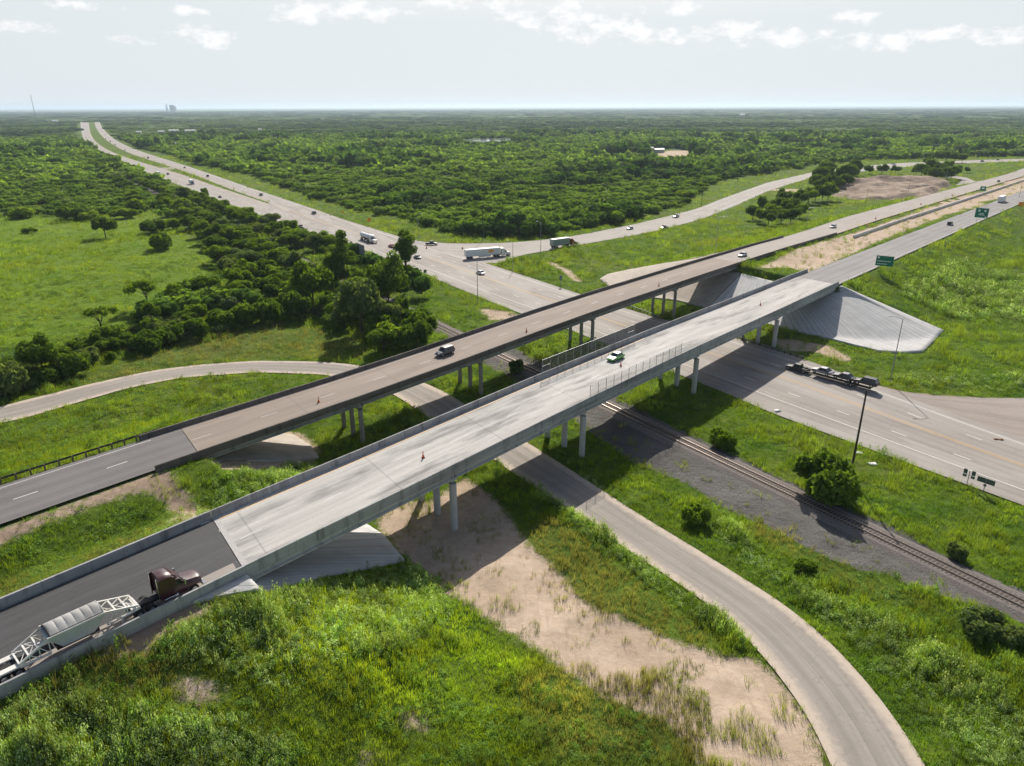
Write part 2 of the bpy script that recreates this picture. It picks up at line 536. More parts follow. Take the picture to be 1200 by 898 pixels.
PAVE_ZONES = [np.array([SV(s, v)[:2] for s, v in q]) for q in (
    [(-95, -13.6), (-60, -13.6), (-60, 1.4), (-95, 1.4)],
    [(-400, -13.6), (-90, -13.6), (-90, 1.4), (-400, 1.4)],
    [(-400, -47), (-50, -47), (-50, -33.4), (-400, -33.4)],
    [(122, -13.6), (900, -13.6), (900, 1.6), (122, 1.6)],
    [(128, -47.4), (230, -47.4), (280, -50.4), (900, -50.4), (900, -33.4), (128, -33.4)])]

# class maps, one fine and one coarse
class Raster:
    def __init__(self, x0, x1, y0, y1, step):
        self.x0, self.y0, self.st = x0, y0, step
        self.nx, self.ny = int((x1 - x0) / step), int((y1 - y0) / step)
        self.X, self.Y = np.meshgrid(x0 + (np.arange(self.nx) + .5) * step, y0 + (np.arange(self.ny) + .5) * step)
        self.L = {}
    def paint(self, name, polys, blur=0):
        a = np.zeros(self.X.shape, np.float32)
        for p in polys:
            a[pip(self.X, self.Y, p)] = 1
        for _ in range(blur):
            for ax in (0, 1):
                a = (np.roll(a, 1, ax) + a + np.roll(a, -1, ax)) / 3
        self.L[name] = a
    def inside(self, x, y):
        i = ((x - self.x0) / self.st).astype(int)
        j = ((y - self.y0) / self.st).astype(int)
        ok = (i >= 0) & (j >= 0) & (i < self.nx) & (j < self.ny)
        return np.clip(i, 0, self.nx - 1), np.clip(j, 0, self.ny - 1), ok
    def get(self, name, x, y):
        i, j, ok = self.inside(x, y)
        return self.L[name][j, i], ok
FINE = Raster(-170, 230, 20, 420, 0.5)
COARSE = Raster(-2600, 2600, 20, 4000, 4.0)
px_sv = lambda pts: [tuple((lambda q: ((q[:2] - BO) @ BD, (q[:2] - BO) @ BN))(hit(x, y))) for x, y in pts]
toe_r = px_sv([(1106, 388), (1094, 400.5), (1082, 412.8), (1060, 414.5), (1033, 413), (1000, 405), (970, 397)]) + [(102.5, 2), (103.5, -8), (105.5, -20), (108, -32)]
toe_f = [(108.5, -32.3), (110.5, -44), (108, -52), (106.5, -60)] + px_sv([(712, 336), (703, 327.5), (712, 322), (740, 316), (775, 310), (817, 304)])
toe_l = px_sv([(225, 708), (300, 693), (380, 676), (430, 667), (475, 658)]) + [(-41, -6), (-41.5, -13.6), (-44, -15.5)]
toe_g = px_sv([(263, 541), (320, 541)]) + [(-33, -35), (-31, -41), (-31, -46.5), (-36, -48.5)]
SLOPES = [([(125.8, 1.9)] * 2 + [(124.3, 1.2), (124.4, -8), (127, -18), (130, -31.5)], toe_r, 'M_PAVE', 110),
          ([(130.3, -32), (131.5, -40), (133.2, -47), (136, -47.6), (160, -48), (172, -49)], toe_f, 'M_PAVE_OLD', 90),
          ([(-72, 1.15), (-66.5, 1.15), (-64.6, 1.1), (-64.2, -5), (-64.2, -13.8)], toe_l, 'M_PAVE', 80),
          ([(-52.4, -33), (-52.2, -40), (-52.2, -47)], toe_g, 'M_PAVE_OLD', 70)]
PAVING = [np.array([SV(*q)[:2] for q in hd + te[::-1]]) for hd, te, _m, _n in SLOPES]
_road_polys = [edge_poly(k) for k in ROADS] + PAVE_ZONES
LAYERS = dict(road=_road_polys, dirt=DIRT, ballast=[BALLAST], bed=[RAILBED], wood=WOOD, field=[FIELD])
for nm, ps in LAYERS.items():
    FINE.paint(nm, ps, {'dirt': 5, 'ballast': 3, 'wood': 1}.get(nm, 0))
    COARSE.paint(nm, ps, 0)
FINE.paint('mixed', MIXED, 6)
FINE.paint('brown', BROWN, 4)
FINE.paint('lime', LIME, 8)
COARSE.paint('brown', BROWN)
FINE.paint('nearroad', _road_polys + [RAILBED] + PAVING, 4)
def layer(name, x, y):
    a, ok = FINE.get(name, x, y)
    b, ok2 = COARSE.get(name if name != 'nearroad' else 'road', x, y)
    return np.where(ok, a, np.where(ok2, b, 0))
def H(X, Y, detail=True):
    X, Y = np.asarray(X, float), np.asarray(Y, float)
    z = h0(X, Y)
    if detail:
        i, j, ok = FINE.inside(X, Y)
        k = np.where(ok, 1 - np.clip(FINE.L['nearroad'][j, i] * 6, 0, 1), 0)
        z = z + k * ((vnoise(X, Y, 9, 1) - 0.5) * 0.5 + (vnoise(X, Y, 2.6, 2) - 0.5) * 0.28)
        z = z - 0.1 * np.where(ok, np.clip(FINE.L['nearroad'][j, i] * 6, 0, 1), 0)
    return z

def axis_pts(a, b, fine, g, lo, hi):
    p = list(np.arange(a, b, fine))
    st = fine
    while p[-1] < hi:
        st *= g
        p.append(p[-1] + st)
    st = fine
    q = []
    c = a
    while c > lo:
        st *= g
        c -= st
        q.append(c)
    return np.array(q[::-1] + p)
gx = axis_pts(-95, 120, 0.62, 1.04, -45000, 45000)
gy = axis_pts(45, 260, 0.62, 1.032, -600, 48000)
GX, GY = np.meshgrid(gx, gy)
GZ = H(GX, GY)
nx, ny = len(gx), len(gy)
V = np.stack([GX.ravel(), GY.ravel(), GZ.ravel()], -1)
ii = (np.arange(ny - 1)[:, None] * nx + np.arange(nx - 1)[None]).ravel()
Fq = np.stack([ii, ii + 1, ii + nx + 1, ii + nx], -1)
fx, fy = GX.ravel(), GY.ravel()
mask = np.zeros((len(V), 4), np.float32)
mask[:, 0] = layer('dirt', fx, fy)
mask[:, 1] = np.maximum(layer('ballast', fx, fy), layer('bed', fx, fy))
mask[:, 2] = np.where((np.abs(fx) < 2590) & (fy < 3990), layer('wood', fx, fy), (fy > 300))
mask[:, 3] = layer('field', fx, fy)

t = MT('ground_soil_and_grass')
co = t.coords()
am = t.attr('mask')
sp = t.n('ShaderNodeSeparateColor')
t.l(am.outputs['Color'], sp.inputs[0])
n_f = t.noise(co, 0.9, 6, 0.65, 0.3, 0.7)
n_m = t.noise(co, 0.11, 5, 0.6, 0.35, 0.65)
n_l = t.noise(co, 0.02, 4, 0.6, 0.35, 0.65)
n_ff = t.noise(co, 5.0, 4, 0.7, 0.3, 0.7)
g = t.mix(n_m, (0.06, 0.125, 0.014), (0.15, 0.215, 0.026))
g = t.mix(t.math('MULTIPLY', n_f, 0.5), g, (0.035, 0.07, 0.016))
g = t.mix(t.math('MULTIPLY', t.rng(n_l, 0.5, 1.0), 0.45), g, (0.16, 0.155, 0.05))
g = t.mix(t.math('MULTIPLY', am.outputs['Alpha'], 0.6), g, t.mix(n_f, (0.135, 0.235, 0.02), (0.19, 0.275, 0.04)))
# distant country: patchwork of darker and lighter scrub
n_d = t.noise(t.coords(scale=(0.35, 1, 1)), 0.006, 6, 0.6, 0.4, 0.62)
n_d2 = t.noise(co, 0.035, 5, 0.65, 0.35, 0.65)
wd = t.mix(n_d2, (0.035, 0.07, 0.016), (0.10, 0.16, 0.034))
wd = t.mix(t.math('MULTIPLY', n_d, 0.55), wd, (0.07, 0.11, 0.03))
dirt = t.mix(n_m, t.mix(n_f, (0.36, 0.275, 0.205), (0.47, 0.37, 0.28)), t.mix(n_f, (0.46, 0.36, 0.275), (0.59, 0.475, 0.37)))
dirt = t.mix(t.math('MULTIPLY', n_ff, 0.22), dirt, (0.27, 0.205, 0.15))
dirt = t.mix(t.math('MULTIPLY', t.noise(t.coords(scale=(1, 0.15, 1), rot=(0, 0, 0.75)), 1.6, 5, 0.6, 0.56, 0.74), 0.4), dirt, (0.22, 0.17, 0.125))
dirt = t.mix(t.math('MULTIPLY', t.attr('brown').outputs['Fac'], 0.75), dirt, t.mix(n_f, (0.17, 0.12, 0.09), (0.27, 0.2, 0.155)))
bal = t.mix(n_ff, (0.075, 0.073, 0.069), (0.245, 0.238, 0.226))
bal = t.mix(t.math('MULTIPLY', n_m, 0.65), bal, (0.085, 0.08, 0.075))
def soft(m, amt=0.55):
    return t.rng(t.math('ADD', m, t.math('MULTIPLY', t.math('SUBTRACT', t.math('ADD', t.math('MULTIPLY', n_f, 0.6), t.math('MULTIPLY', n_ff, 0.4)), 0.5), amt)), 0.42, 0.58)
c = t.mix(soft(sp.outputs[2], 0.3), g, wd)
c = t.mix(soft(sp.outputs[1], 0.7), c, bal)
c = t.mix(t.rng(t.math('ADD', sp.outputs[0], t.math('MULTIPLY', t.math('SUBTRACT', t.math('ADD', t.math('MULTIPLY', n_f, 0.5), t.math('MULTIPLY', n_ff, 0.5)), 0.5), 0.8)), 0.28, 0.66), c, dirt)
bh = t.math('MULTIPLY', t.math('ADD', t.math('MULTIPLY', n_f, 0.6), t.math('MULTIPLY', n_ff, 0.25)), t.math('SUBTRACT', 1.0, t.math('MULTIPLY', sp.outputs[0], 0.8)))
t.bsdf(c, 0.95, spec=0.05, bump=bh, bstr=0.7, bdist=0.5)
ground = np_mesh('ground', V, Fq, t.m, {'mask': mask, 'brown': layer('brown', fx, fy).astype(np.float32)}, smooth=True)
tag(ground, kind='structure')

# bulldozed earth beyond the tan road
mp_ = hpoly([(968, 225), (990, 219), (1006, 211), (1050, 210), (1097, 213), (1113, 219), (1085, 230), (1040, 233), (1005, 234), (982, 231)])
mx0, my0 = mp_.min(0) - 6
mx1, my1 = mp_.max(0) + 6
MR = Raster(mx0, mx1, my0, my1, 1.2)
MR.paint('m', [mp_], 8)
mm = np.clip(MR.L['m'] * 1.5 - 0.25, 0, 1)
mz = H(MR.X, MR.Y, False) + mm * (1.2 + 3.4 * np.clip(vnoise(MR.X, MR.Y, 17, 41) * 2 - 0.6, 0, 1) + 1.5 * vnoise(MR.X, MR.Y, 6, 42)) - 0.15
kk = (np.arange(MR.ny - 1)[:, None] * MR.nx + np.arange(MR.nx - 1)[None])
keep_ = mm[:-1, :-1] + mm[1:, :-1] + mm[:-1, 1:] + mm[1:, 1:] > 0.02
kk = kk[keep_]
t = MT('bulldozed_earth')
e1 = t.noise(t.coords(), 0.25, 6, 0.7, 0.35, 0.65)
e2 = t.noise(t.coords(), 0.05, 4, 0.6, 0.4, 0.6)
t.bsdf(t.mix(e2, t.mix(e1, (0.17, 0.125, 0.1), (0.3, 0.235, 0.19)), t.mix(e1, (0.3, 0.23, 0.18), (0.46, 0.38, 0.3))), 0.95, spec=0.05, bump=e1, bstr=0.6, bdist=0.6)
tag(np_mesh('earth_mound_ground', np.stack([MR.X, MR.Y, mz], -1).reshape(-1, 3), np.stack([kk, kk + 1, kk + MR.nx + 1, kk + MR.nx], -1), t.m), kind='structure')

# ------------------------------------------------------------------ road surfaces
def road_mat(name, a, b, edge=None, track=0.25, patch=(0.5, 0.5, 0.5), rough=0.85, lanes=4, patches=0.0):
    t = MT(name)
    u = t.attr('u').outputs['Fac']
    d = t.attr('d').outputs['Fac']
    cb = t.n('ShaderNodeCombineXYZ')
    t.l(t.math('MULTIPLY', u, 14.0), cb.inputs[0])
    t.l(t.math('MULTIPLY', d, 0.045), cb.inputs[1])
    streak = t.noise(cb.outputs[0], 1.0, 6, 0.62, 0.3, 0.7)
    n2 = t.noise(t.coords(), 1.2, 6, 0.7, 0.3, 0.7)
    n3 = t.noise(t.coords(), 8.0, 3, 0.6)
    big = t.noise(t.coords(), 0.05, 4, 0.6, 0.4, 0.6)
    c = t.mix(streak, a, b)
    c = t.mix(t.math('MULTIPLY', n2, 0.28), c, tuple(x * 0.7 for x in a))
    c = t.mix(t.math('MULTIPLY', big, 0.3), c, tuple(min(1, x * 1.12) for x in b))
    wv = t.math('SINE', t.math('MULTIPLY', u, lanes * 2 * math.pi * 2))
    c = t.mix(t.math('MULTIPLY', t.rng(wv, 0.2, 1.0), track), c, tuple(x * 0.62 for x in a))
    fu = t.math('ABSOLUTE', t.math('SUBTRACT', t.math('FRACT', t.math('MULTIPLY', u, float(lanes))), 0.5))
    c = t.mix(t.math('MULTIPLY', t.rng(fu, 0.485, 0.493), 0.45), c, tuple(x * 0.45 for x in a))
    ck = t.n('ShaderNodeTexNoise')
    ck.inputs['Scale'].default_value = 0.16
    ck.inputs['Detail'].default_value = 6
    t.l(t.coords(), ck.inputs['Vector'])
    c = t.mix(t.rng(t.math('ABSOLUTE', t.math('SUBTRACT', ck.outputs[0], 0.5)), 0.0015, 0.004, 0.22, 0.0), c, tuple(x * 0.4 for x in a))
    if patches:
        cb2 = t.n('ShaderNodeCombineXYZ')
        t.l(t.math('MULTIPLY', u, 3.0), cb2.inputs[0])
        t.l(t.math('MULTIPLY', d, 0.02), cb2.inputs[1])
        c = t.mix(t.math('MULTIPLY', t.noise(cb2.outputs[0], 1.3, 2, 0.4, 0.5, 0.54), patches), c, patch)
    if edge:
        # pale loose grit thrown to the edges of the road
        eu = t.math('ABSOLUTE', t.math('SUBTRACT', u, 0.5))
        eu = t.math('ADD', eu, t.math('MULTIPLY', t.math('SUBTRACT', n2, 0.5), 0.12))
        c = t.mix(t.math('MULTIPLY', t.rng(eu, 0.3, 0.43), 0.9), c, edge)
    return t.bsdf(c, rough, spec=0.2, bump=n3, bstr=0.15, bdist=0.02)
def strip(name, lo, up, mat, z=0.06, nu=10, zfun=None, kind='structure', parent=None):
    n = len(lo)
    us = np.linspace(0, 1, nu + 1)
    Q = lo[:, None] * (1 - us[None, :, None]) + up[:, None] * us[None, :, None]
    mid = (lo + up) / 2
    d = np.r_[0, np.cumsum(np.hypot(*np.diff(mid, axis=0).T))]
    Z = (zfun(Q[..., 0], Q[..., 1]) if zfun else np.zeros(Q.shape[:2])) + z
    V = np.concatenate([Q, Z[..., None]], -1).reshape(-1, 3)
    ii = (np.arange(n - 1)[:, None] * (nu + 1) + np.arange(nu)[None]).ravel()
    F = np.stack([ii, ii + 1, ii + nu + 2, ii + nu + 1], -1)
    e1, e2 = Q[1, 0] - Q[0, 0], Q[0, 1] - Q[0, 0]
    if e1[0] * e2[1] - e1[1] * e2[0] > 0:
        F = F[:, ::-1]
    o = np_mesh(name, V, F, mat, {'u': np.tile(us, n), 'd': np.repeat(d, nu + 1)})
    if kind: tag(o, kind=kind)
    if parent is not None: o.parent = parent
    return o
M_MAIN = road_mat('worn_highway_surface', (0.24, 0.217, 0.197), (0.34, 0.312, 0.285), track=0.18, lanes=6, patches=0.3, patch=(0.42, 0.4, 0.375))
M_HWY = road_mat('pale_highway_surface', (0.26, 0.236, 0.215), (0.36, 0.332, 0.304), track=0.12, lanes=3)
M_GRAV = road_mat('gravel_lane_surface', (0.225, 0.205, 0.183), (0.345, 0.312, 0.277), edge=(0.5, 0.42, 0.345), track=0.22, lanes=2)
M_SIDE = road_mat('dusty_side_road_surface', (0.24, 0.205, 0.183), (0.33, 0.287, 0.255), track=0.1, lanes=2)
M_ASPH = road_mat('fresh_black_asphalt', (0.05, 0.051, 0.053), (0.09, 0.09, 0.092), track=0.1, lanes=2, rough=0.7)
M_ASPH2 = road_mat('grey_asphalt', (0.13, 0.125, 0.125), (0.19, 0.18, 0.175), track=0.25, lanes=2)
M_ASPH3 = road_mat('aged_grey_asphalt', (0.19, 0.183, 0.18), (0.28, 0.272, 0.266), track=0.25, lanes=2)
M_TAN = road_mat('tan_concrete_carriageway', (0.27, 0.24, 0.218), (0.36, 0.325, 0.296), track=0.18, lanes=3)
strip('main_road', *ROADS['main'], M_MAIN, 0.075)
strip('left_carriageway', *ROADS['left'], M_HWY, 0.066)
strip('right_carriageway', *ROADS['right'], M_HWY, 0.062)
strip('ramp_road', *ROADS['ramp'], M_HWY, 0.052)
strip('side_road', *ROADS['side'], M_SIDE, 0.046)
strip('gravel_road', *ROADS['front'], M_GRAV, 0.06)
cr = [resample(poly(e), 12, 1) for e in ([(176, 198), (185, 197.2), (200, 195.5)], [(181, 201.5), (192, 199), (206, 198.5)])]
strip('median_crossover', cr[0], cr[1], M_HWY, 0.055)
sl = [resample(hpoly(e), 30, 2) for e in ([(1100, 205.5), (1120, 206.5), (1133, 208.5), (1150, 213)], [(1100, 207.5), (1116, 208.5), (1128, 211.5), (1118, 219)])]
strip('slip_road', sl[0], sl[1], M_HWY, 0.2, zfun=H)

def sv_strip(name, s0, s1, va, vb, zf_, mat, z=0.0, nu=8, step=4.0, skew=True):
    n = max(2, int(abs(s1 - s0) / step) + 1)
    ss = np.linspace(s0, s1, n)
    va = va(ss) if callable(va) else np.full(n, va)
    vb = vb(ss) if callable(vb) else np.full(n, vb)
    w_ref = -1.05 if abs(va[0]) < 20 else 33.75
    sh = lambda a: SKEW * (a + w_ref) if skew else 0
    lo = np.array([SV(s - sh(a), a)[:2] for s, a in zip(ss, va)])
    up = np.array([SV(s - sh(a), a)[:2] for s, a in zip(ss, vb)])
    zs = zf_(ss) + z
    us = np.linspace(0, 1, nu + 1)
    Q = lo[:, None] * (1 - us[None, :, None]) + up[:, None] * us[None, :, None]
    V = np.concatenate([Q, np.repeat(zs[:, None], nu + 1, 1)[..., None]], -1).reshape(-1, 3)
    ii = (np.arange(n - 1)[:, None] * (nu + 1) + np.arange(nu)[None]).ravel()
    F = np.stack([ii, ii + 1, ii + nu + 2, ii + nu + 1], -1)
    d = ss - s0
    return tag(np_mesh(name, V, F, mat, {'u': np.tile(us, n), 'd': np.repeat(d, nu + 1)}), kind='structure')
sv_strip('near_approach_road', -400, -65.6, 0.66, -12.6, zn, M_ASPH, 0.0)
sv_strip('far_approach_road', -400, -54.5, -34.2, -46.2, zf, M_ASPH2, 0.0)
sv_strip('near_departure_road', 126.4, 900, 0.9, -13.0, zn, M_ASPH3, 0.0)
farw = lambda s: -46.2 - np.clip((s - 190) / 90, 0, 1) * 3.2
sv_strip('far_departure_road', 134.5, 900, -34.2, farw, zf, M_TAN, 0.0)
sv_strip('concrete_apron', -95, -66.2, 0.6, -2.0, zn, M_TAN, 0.006, nu=4)

# painted lines, thin sheets just above the road
M_WHITE = weathered('worn_white_paint', (0.62, 0.61, 0.58), (0.8, 0.79, 0.76), 1.5, dirt=(0.4, 0.38, 0.35), damt=0.6)
M_YEL = weathered('worn_yellow_paint', (0.55, 0.33, 0.08), (0.68, 0.42, 0.12), 1.5, dirt=(0.42, 0.34, 0.24), damt=0.7)
def paint(name, pieces, mat):
    b = MB()
    for line, wd in pieces:                # line: (n,3) points
        line = np.asarray(line, float)
        tn = np.gradient(line[:, :2], axis=0)
        tn /= np.linalg.norm(tn, axis=1)[:, None] + 1e-9
        nn = np.stack([-tn[:, 1], tn[:, 0]], -1) * wd / 2
        a = np.c_[line[:, :2] + nn, line[:, 2]]
        c = np.c_[line[:, :2] - nn, line[:, 2]]
        k = len(line)
        b.add(list(map(tuple, a)) + list(map(tuple, c)), [(i, k + i, k + i + 1, i + 1) for i in range(k - 1)])
    o = b.build(name, mat, fix=False)
    return tag(o, kind='structure')
def along(nm, u, z, a=0.0, b=1.0, dash=None, gap=None, off=0.0):
    lo, up = ROADS[nm]
    q = lo * (1 - u) + up * u
    d = np.r_[0, np.cumsum(np.hypot(*np.diff(q, axis=0).T))]
    out = []
    if dash is None:
        segs = [(a * d[-1], b * d[-1])]
    else:
        st = np.arange(a * d[-1] + off, b * d[-1], dash + gap)
        segs = [(x, min(x + dash, b * d[-1])) for x in st]
    for x0, x1 in segs:
        tt = np.linspace(x0, x1, max(2, int((x1 - x0) / 6) + 1))
        out.append(np.c_[np.interp(tt, d, q[:, 0]), np.interp(tt, d, q[:, 1]), np.full(len(tt), z)])
    return out
pw, py = [], []
for u in (0.2, 0.9):
    pw += [(l, 0.2) for l in along('main', u, 0.081, 0, 0.62)]
for u in (0.07, 0.93):
    pw += [(l, 0.2) for l in along('main', u, 0.081, 0.66, 1)]
for u in (0.35, 0.72):
    pw += [(l, 0.2) for l in along('main', u, 0.081, 0, 0.98, 3.0, 9.0)]
for dv in (0.0, 0.022):
    py += [(l, 0.16) for l in along('main', 0.54 + dv, 0.081, 0, 0.52)]
    py += [(l, 0.16) for l in along('main', 0.53 + dv, 0.081, 0.64, 0.98)]
for nm, z in (('left', 0.072), ('right', 0.068)):
    pw += [(l, 0.25) for l in along(nm, 0.12 if nm == 'left' else 0.88, z)]
    pw += [(l, 0.25) for l in along(nm, 0.5, z, 0, 1, 3.5, 9.0)]
    py += [(l, 0.25) for l in along(nm, 0.9 if nm == 'left' else 0.1, z)]
pw += [(l, 0.2) for l in along('ramp', 0.15, 0.058, 0.22)] + [(l, 0.2) for l in along('ramp', 0.88, 0.058, 0.2)]
pw += [(l, 0.18) for l in along('ramp', 0.52, 0.058, 0.2, 1, 3.0, 9.0)]
def svl(s0, s1, v, zf_, z=0.006):
    ss = np.linspace(s0, s1, max(2, int(abs(s1 - s0) / 4) + 1))
    return np.array([SV(s, v(s) if callable(v) else v, float(zf_(s)) + z) for s in ss])
for s in np.arange(140, 640, 12.2):
    pw.append((svl(s, s + 3, -6.0, zn), 0.18))
    pw.append((svl(s, s + 3, -40.2, zf), 0.18))
pw += [(svl(128, 640, 0.1, zn), 0.16), (svl(136, 700, -45.2, zf), 0.16)]
py += [(svl(128, 640, -12.0, zn), 0.16), (svl(136, 700, -35.2, zf), 0.16)]
for s in np.arange(-200, -58, 12.2):
    pw.append((svl(s, s + 3, -40.2, zf), 0.16))
pw += [(svl(-300, -56, -45.2, zf), 0.12)]
paint('white_road_markings', pw, M_WHITE)
paint('yellow_road_markings', py, M_YEL)

# concrete slope paving on the fill ends
t = MT('slope_paving_concrete')
u_ = t.attr('u').outputs['Fac']
jn = t.rng(t.math('FRACT', t.math('MULTIPLY', u_, 0.42)), 0.08, 0.1, 1.0, 0.0)
n1 = t.noise(t.coords(), 0.35, 6, 0.65)
n2 = t.noise(t.coords(), 4.0, 5, 0.6)
cbx = t.n('ShaderNodeCombineXYZ')
t.l(u_, cbx.inputs[0])
t.l(t.math('MULTIPLY', t.attr('d').outputs['Fac'], 1.2), cbx.inputs[1])
st_ = t.noise(cbx.outputs[0], 0.9, 5, 0.6, 0.35, 0.7)
c = t.mix(n1, (0.53, 0.528, 0.52), (0.68, 0.677, 0.67))
c = t.mix(t.math('MULTIPLY', st_, 0.6), c, (0.34, 0.34, 0.33))
c = t.mix(t.math('MULTIPLY', jn, 0.6), c, (0.17, 0.17, 0.165))
c = t.mix(t.math('MULTIPLY', n2, 0.2), c, (0.3, 0.29, 0.28))
M_PAVE = t.bsdf(c, 0.9, spec=0.2, bump=n2, bstr=0.15, bdist=0.03)
t = MT('old_slope_paving_concrete')
n1 = t.noise(t.coords(), 0.35, 6, 0.65)
n2 = t.noise(t.coords(), 4.0, 5, 0.6)
c = t.mix(n1, (0.36, 0.31, 0.26), (0.5, 0.45, 0.39))
c = t.mix(t.math('MULTIPLY', n2, 0.35), c, (0.25, 0.22, 0.19))
M_PAVE_OLD = t.bsdf(c, 0.9, spec=0.2, bump=n2, bstr=0.2, bdist=0.03)
def paving(name, head, toe, mat, nr=26, nb=70, lift=0.28):
    """sheet between a head line at the abutment and a toe line, both (s, v)"""
    hd = resample(np.array([SV(*q)[:2] for q in head]), nb)
    te = resample(np.array([SV(*q)[:2] for q in toe]), nb)
    rr = np.linspace(0, 1, nr)
    Q = hd[None] * (1 - rr[:, None, None]) + te[None] * rr[:, None, None]
    Z = H(Q[..., 0], Q[..., 1], False) + lift
    V = np.concatenate([Q, Z[..., None]], -1).reshape(-1, 3)
    ii = (np.arange(nr - 1)[:, None] * nb + np.arange(nb - 1)[None]).ravel()
    F = np.stack([ii, ii + 1, ii + nb + 1, ii + nb], -1)
    d = np.r_[0, np.cumsum(np.hypot(*np.diff(te, axis=0).T))]
    # a thick edge along the outline, so the sheet has a cut side
    rim = np.r_[np.arange(nb), np.arange(1, nr) * nb + nb - 1, (nr - 1) * nb + np.arange(nb - 2, -1, -1), np.arange(nr - 2, 0, -1) * nb]
    o_ = len(V)
    V2 = V[rim] - np.array([0, 0, 0.55])
    k = len(rim)
    F2 = np.stack([rim, o_ + np.arange(k), o_ + (np.arange(k) + 1) % k, np.roll(rim, -1)], -1)
    u = np.r_[np.tile(d, nr), np.tile(d, nr)[rim]]
    dd = np.r_[np.repeat(rr, nb), np.repeat(rr, nb)[rim]]
    return tag(np_mesh(name, np.r_[V, V2], np.r_[F, F2], mat, {'u': u, 'd': dd}, smooth=False), kind='structure')
for hd_, te_, mn_, nb_ in SLOPES:
    paving('concrete_slope', hd_, te_, {'M_PAVE': M_PAVE, 'M_PAVE_OLD': M_PAVE_OLD}[mn_], nb=nb_)
FINE.paint('pave', PAVING + PAVE_ZONES)

# ------------------------------------------------------------------ bridges
def conc(name, a, b, dirt, damt=0.6, stretch=(0.12, 1, 1), scale=0.8, dscale=0.5):
    return weathered(name, a, b, scale, stretch, 0.9, dirt, damt, 0.2, 0.2, dscale, 0.75)
M_DECK_NEW = None
def deck_mat(name, a, b, dark, amt, patchy):
    t = MT(name)
    v = t.coords(scale=(0.045, 0.75, 1))
    v2 = t.coords(scale=(0.012, 0.3, 1))
    n1 = t.noise(v, 1.0, 6, 0.62, 0.32, 0.68)
    n2 = t.noise(v2, 1.0, 3, 0.5, 0.42, 0.6)
    n3 = t.noise(t.coords(scale=(0.08, 0.5, 1)), 0.8, 6, 0.65, 0.5, 0.7)
    f = t.noise(t.coords(), 3.0, 5, 0.7)
    c = t.mix(n1, a, b)
    c = t.mix(t.math('MULTIPLY', n2, 0.4), c, tuple(x * 0.8 for x in a))
    c = t.mix(t.math('MULTIPLY', n3, patchy), c, dark)
    c = t.mix(t.math('MULTIPLY', f, amt), c, tuple(x * 0.75 for x in a))
    # cross joints every few metres
    tc = t.n('ShaderNodeTexCoord')
    sx = t.n('ShaderNodeSeparateXYZ')
    t.l(tc.outputs['Object'], sx.inputs[0])
    fr = t.math('FRACT', t.math('MULTIPLY', t.math('SUBTRACT', sx.outputs[0], t.math('MULTIPLY', sx.outputs[1], SKEW)), 1 / 20.7))
    c = t.mix(t.math('MULTIPLY', t.rng(t.math('ABSOLUTE', t.math('SUBTRACT', fr, 0.5)), 0.494, 0.4945), 0.28), c, (0.1, 0.1, 0.1))
    return t.bsdf(c, 0.88, spec=0.2, bump=f, bstr=0.1, bdist=0.02)
M_DECK_NEW = deck_mat('pale_bridge_deck', (0.40, 0.388, 0.37), (0.57, 0.555, 0.53), (0.17, 0.167, 0.162), 0.35, 0.95)
M_DECK_OLD = deck_mat('tan_bridge_deck', (0.255, 0.21, 0.178), (0.335, 0.282, 0.243), (0.19, 0.165, 0.145), 0.2, 0.5)
M_PAR_NEW = conc('new_parapet_concrete', (0.3, 0.305, 0.31), (0.44, 0.445, 0.445), (0.12, 0.118, 0.115), 0.7)  # base grey lowered all over, putting the faces' shade into the colour
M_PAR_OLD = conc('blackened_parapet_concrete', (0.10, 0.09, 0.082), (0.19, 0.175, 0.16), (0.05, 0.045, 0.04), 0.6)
M_GIR_NEW = conc('pale_girder_concrete', (0.36, 0.37, 0.365), (0.52, 0.52, 0.51), (0.18, 0.18, 0.17), 0.5)
M_GIR_OLD = conc('stained_girder_concrete', (0.22, 0.225, 0.205), (0.36, 0.36, 0.33), (0.12, 0.115, 0.1), 0.6)
M_COL_NEW = conc('column_concrete', (0.4, 0.41, 0.41), (0.55, 0.55, 0.54), (0.25, 0.25, 0.24), 0.4, (1, 1, 0.2))
M_COL_OLD = conc('old_column_concrete', (0.25, 0.24, 0.225), (0.38, 0.37, 0.34), (0.13, 0.12, 0.1), 0.5, (1, 1, 0.2))
M_DARK = plain('dark_gap', (0.03, 0.03, 0.03), 0.9)
def local_ground(s, v):
    q = SV(s, v)
    return float(H(np.array([q[0]]), np.array([q[1]]))[0])
def sweep(profile, s0, s1, zfun, step=2.5, w_ref=0.0):
    """closed (w, z) section carried along the road, w = -v"""
    n = max(2, int((s1 - s0) / step) + 1)
    rings = [[(s + SKEW * (wv - w_ref), wv, float(zfun(s)) + z) for wv, z in profile] for s in np.linspace(s0, s1, n)]
    return MB().loft(rings)
def par_profile(w0, w1, h, taper=0.06):
    # w0 = road side, w1 = outer side; single slope face towards the road
    sg = 1 if w1 > w0 else -1
    return [(w0, -0.02), (w1, -0.45), (w1, h), (w0 + sg * taper * 2.2, h), (w0 + sg * taper * 1.2, h * 0.4)]
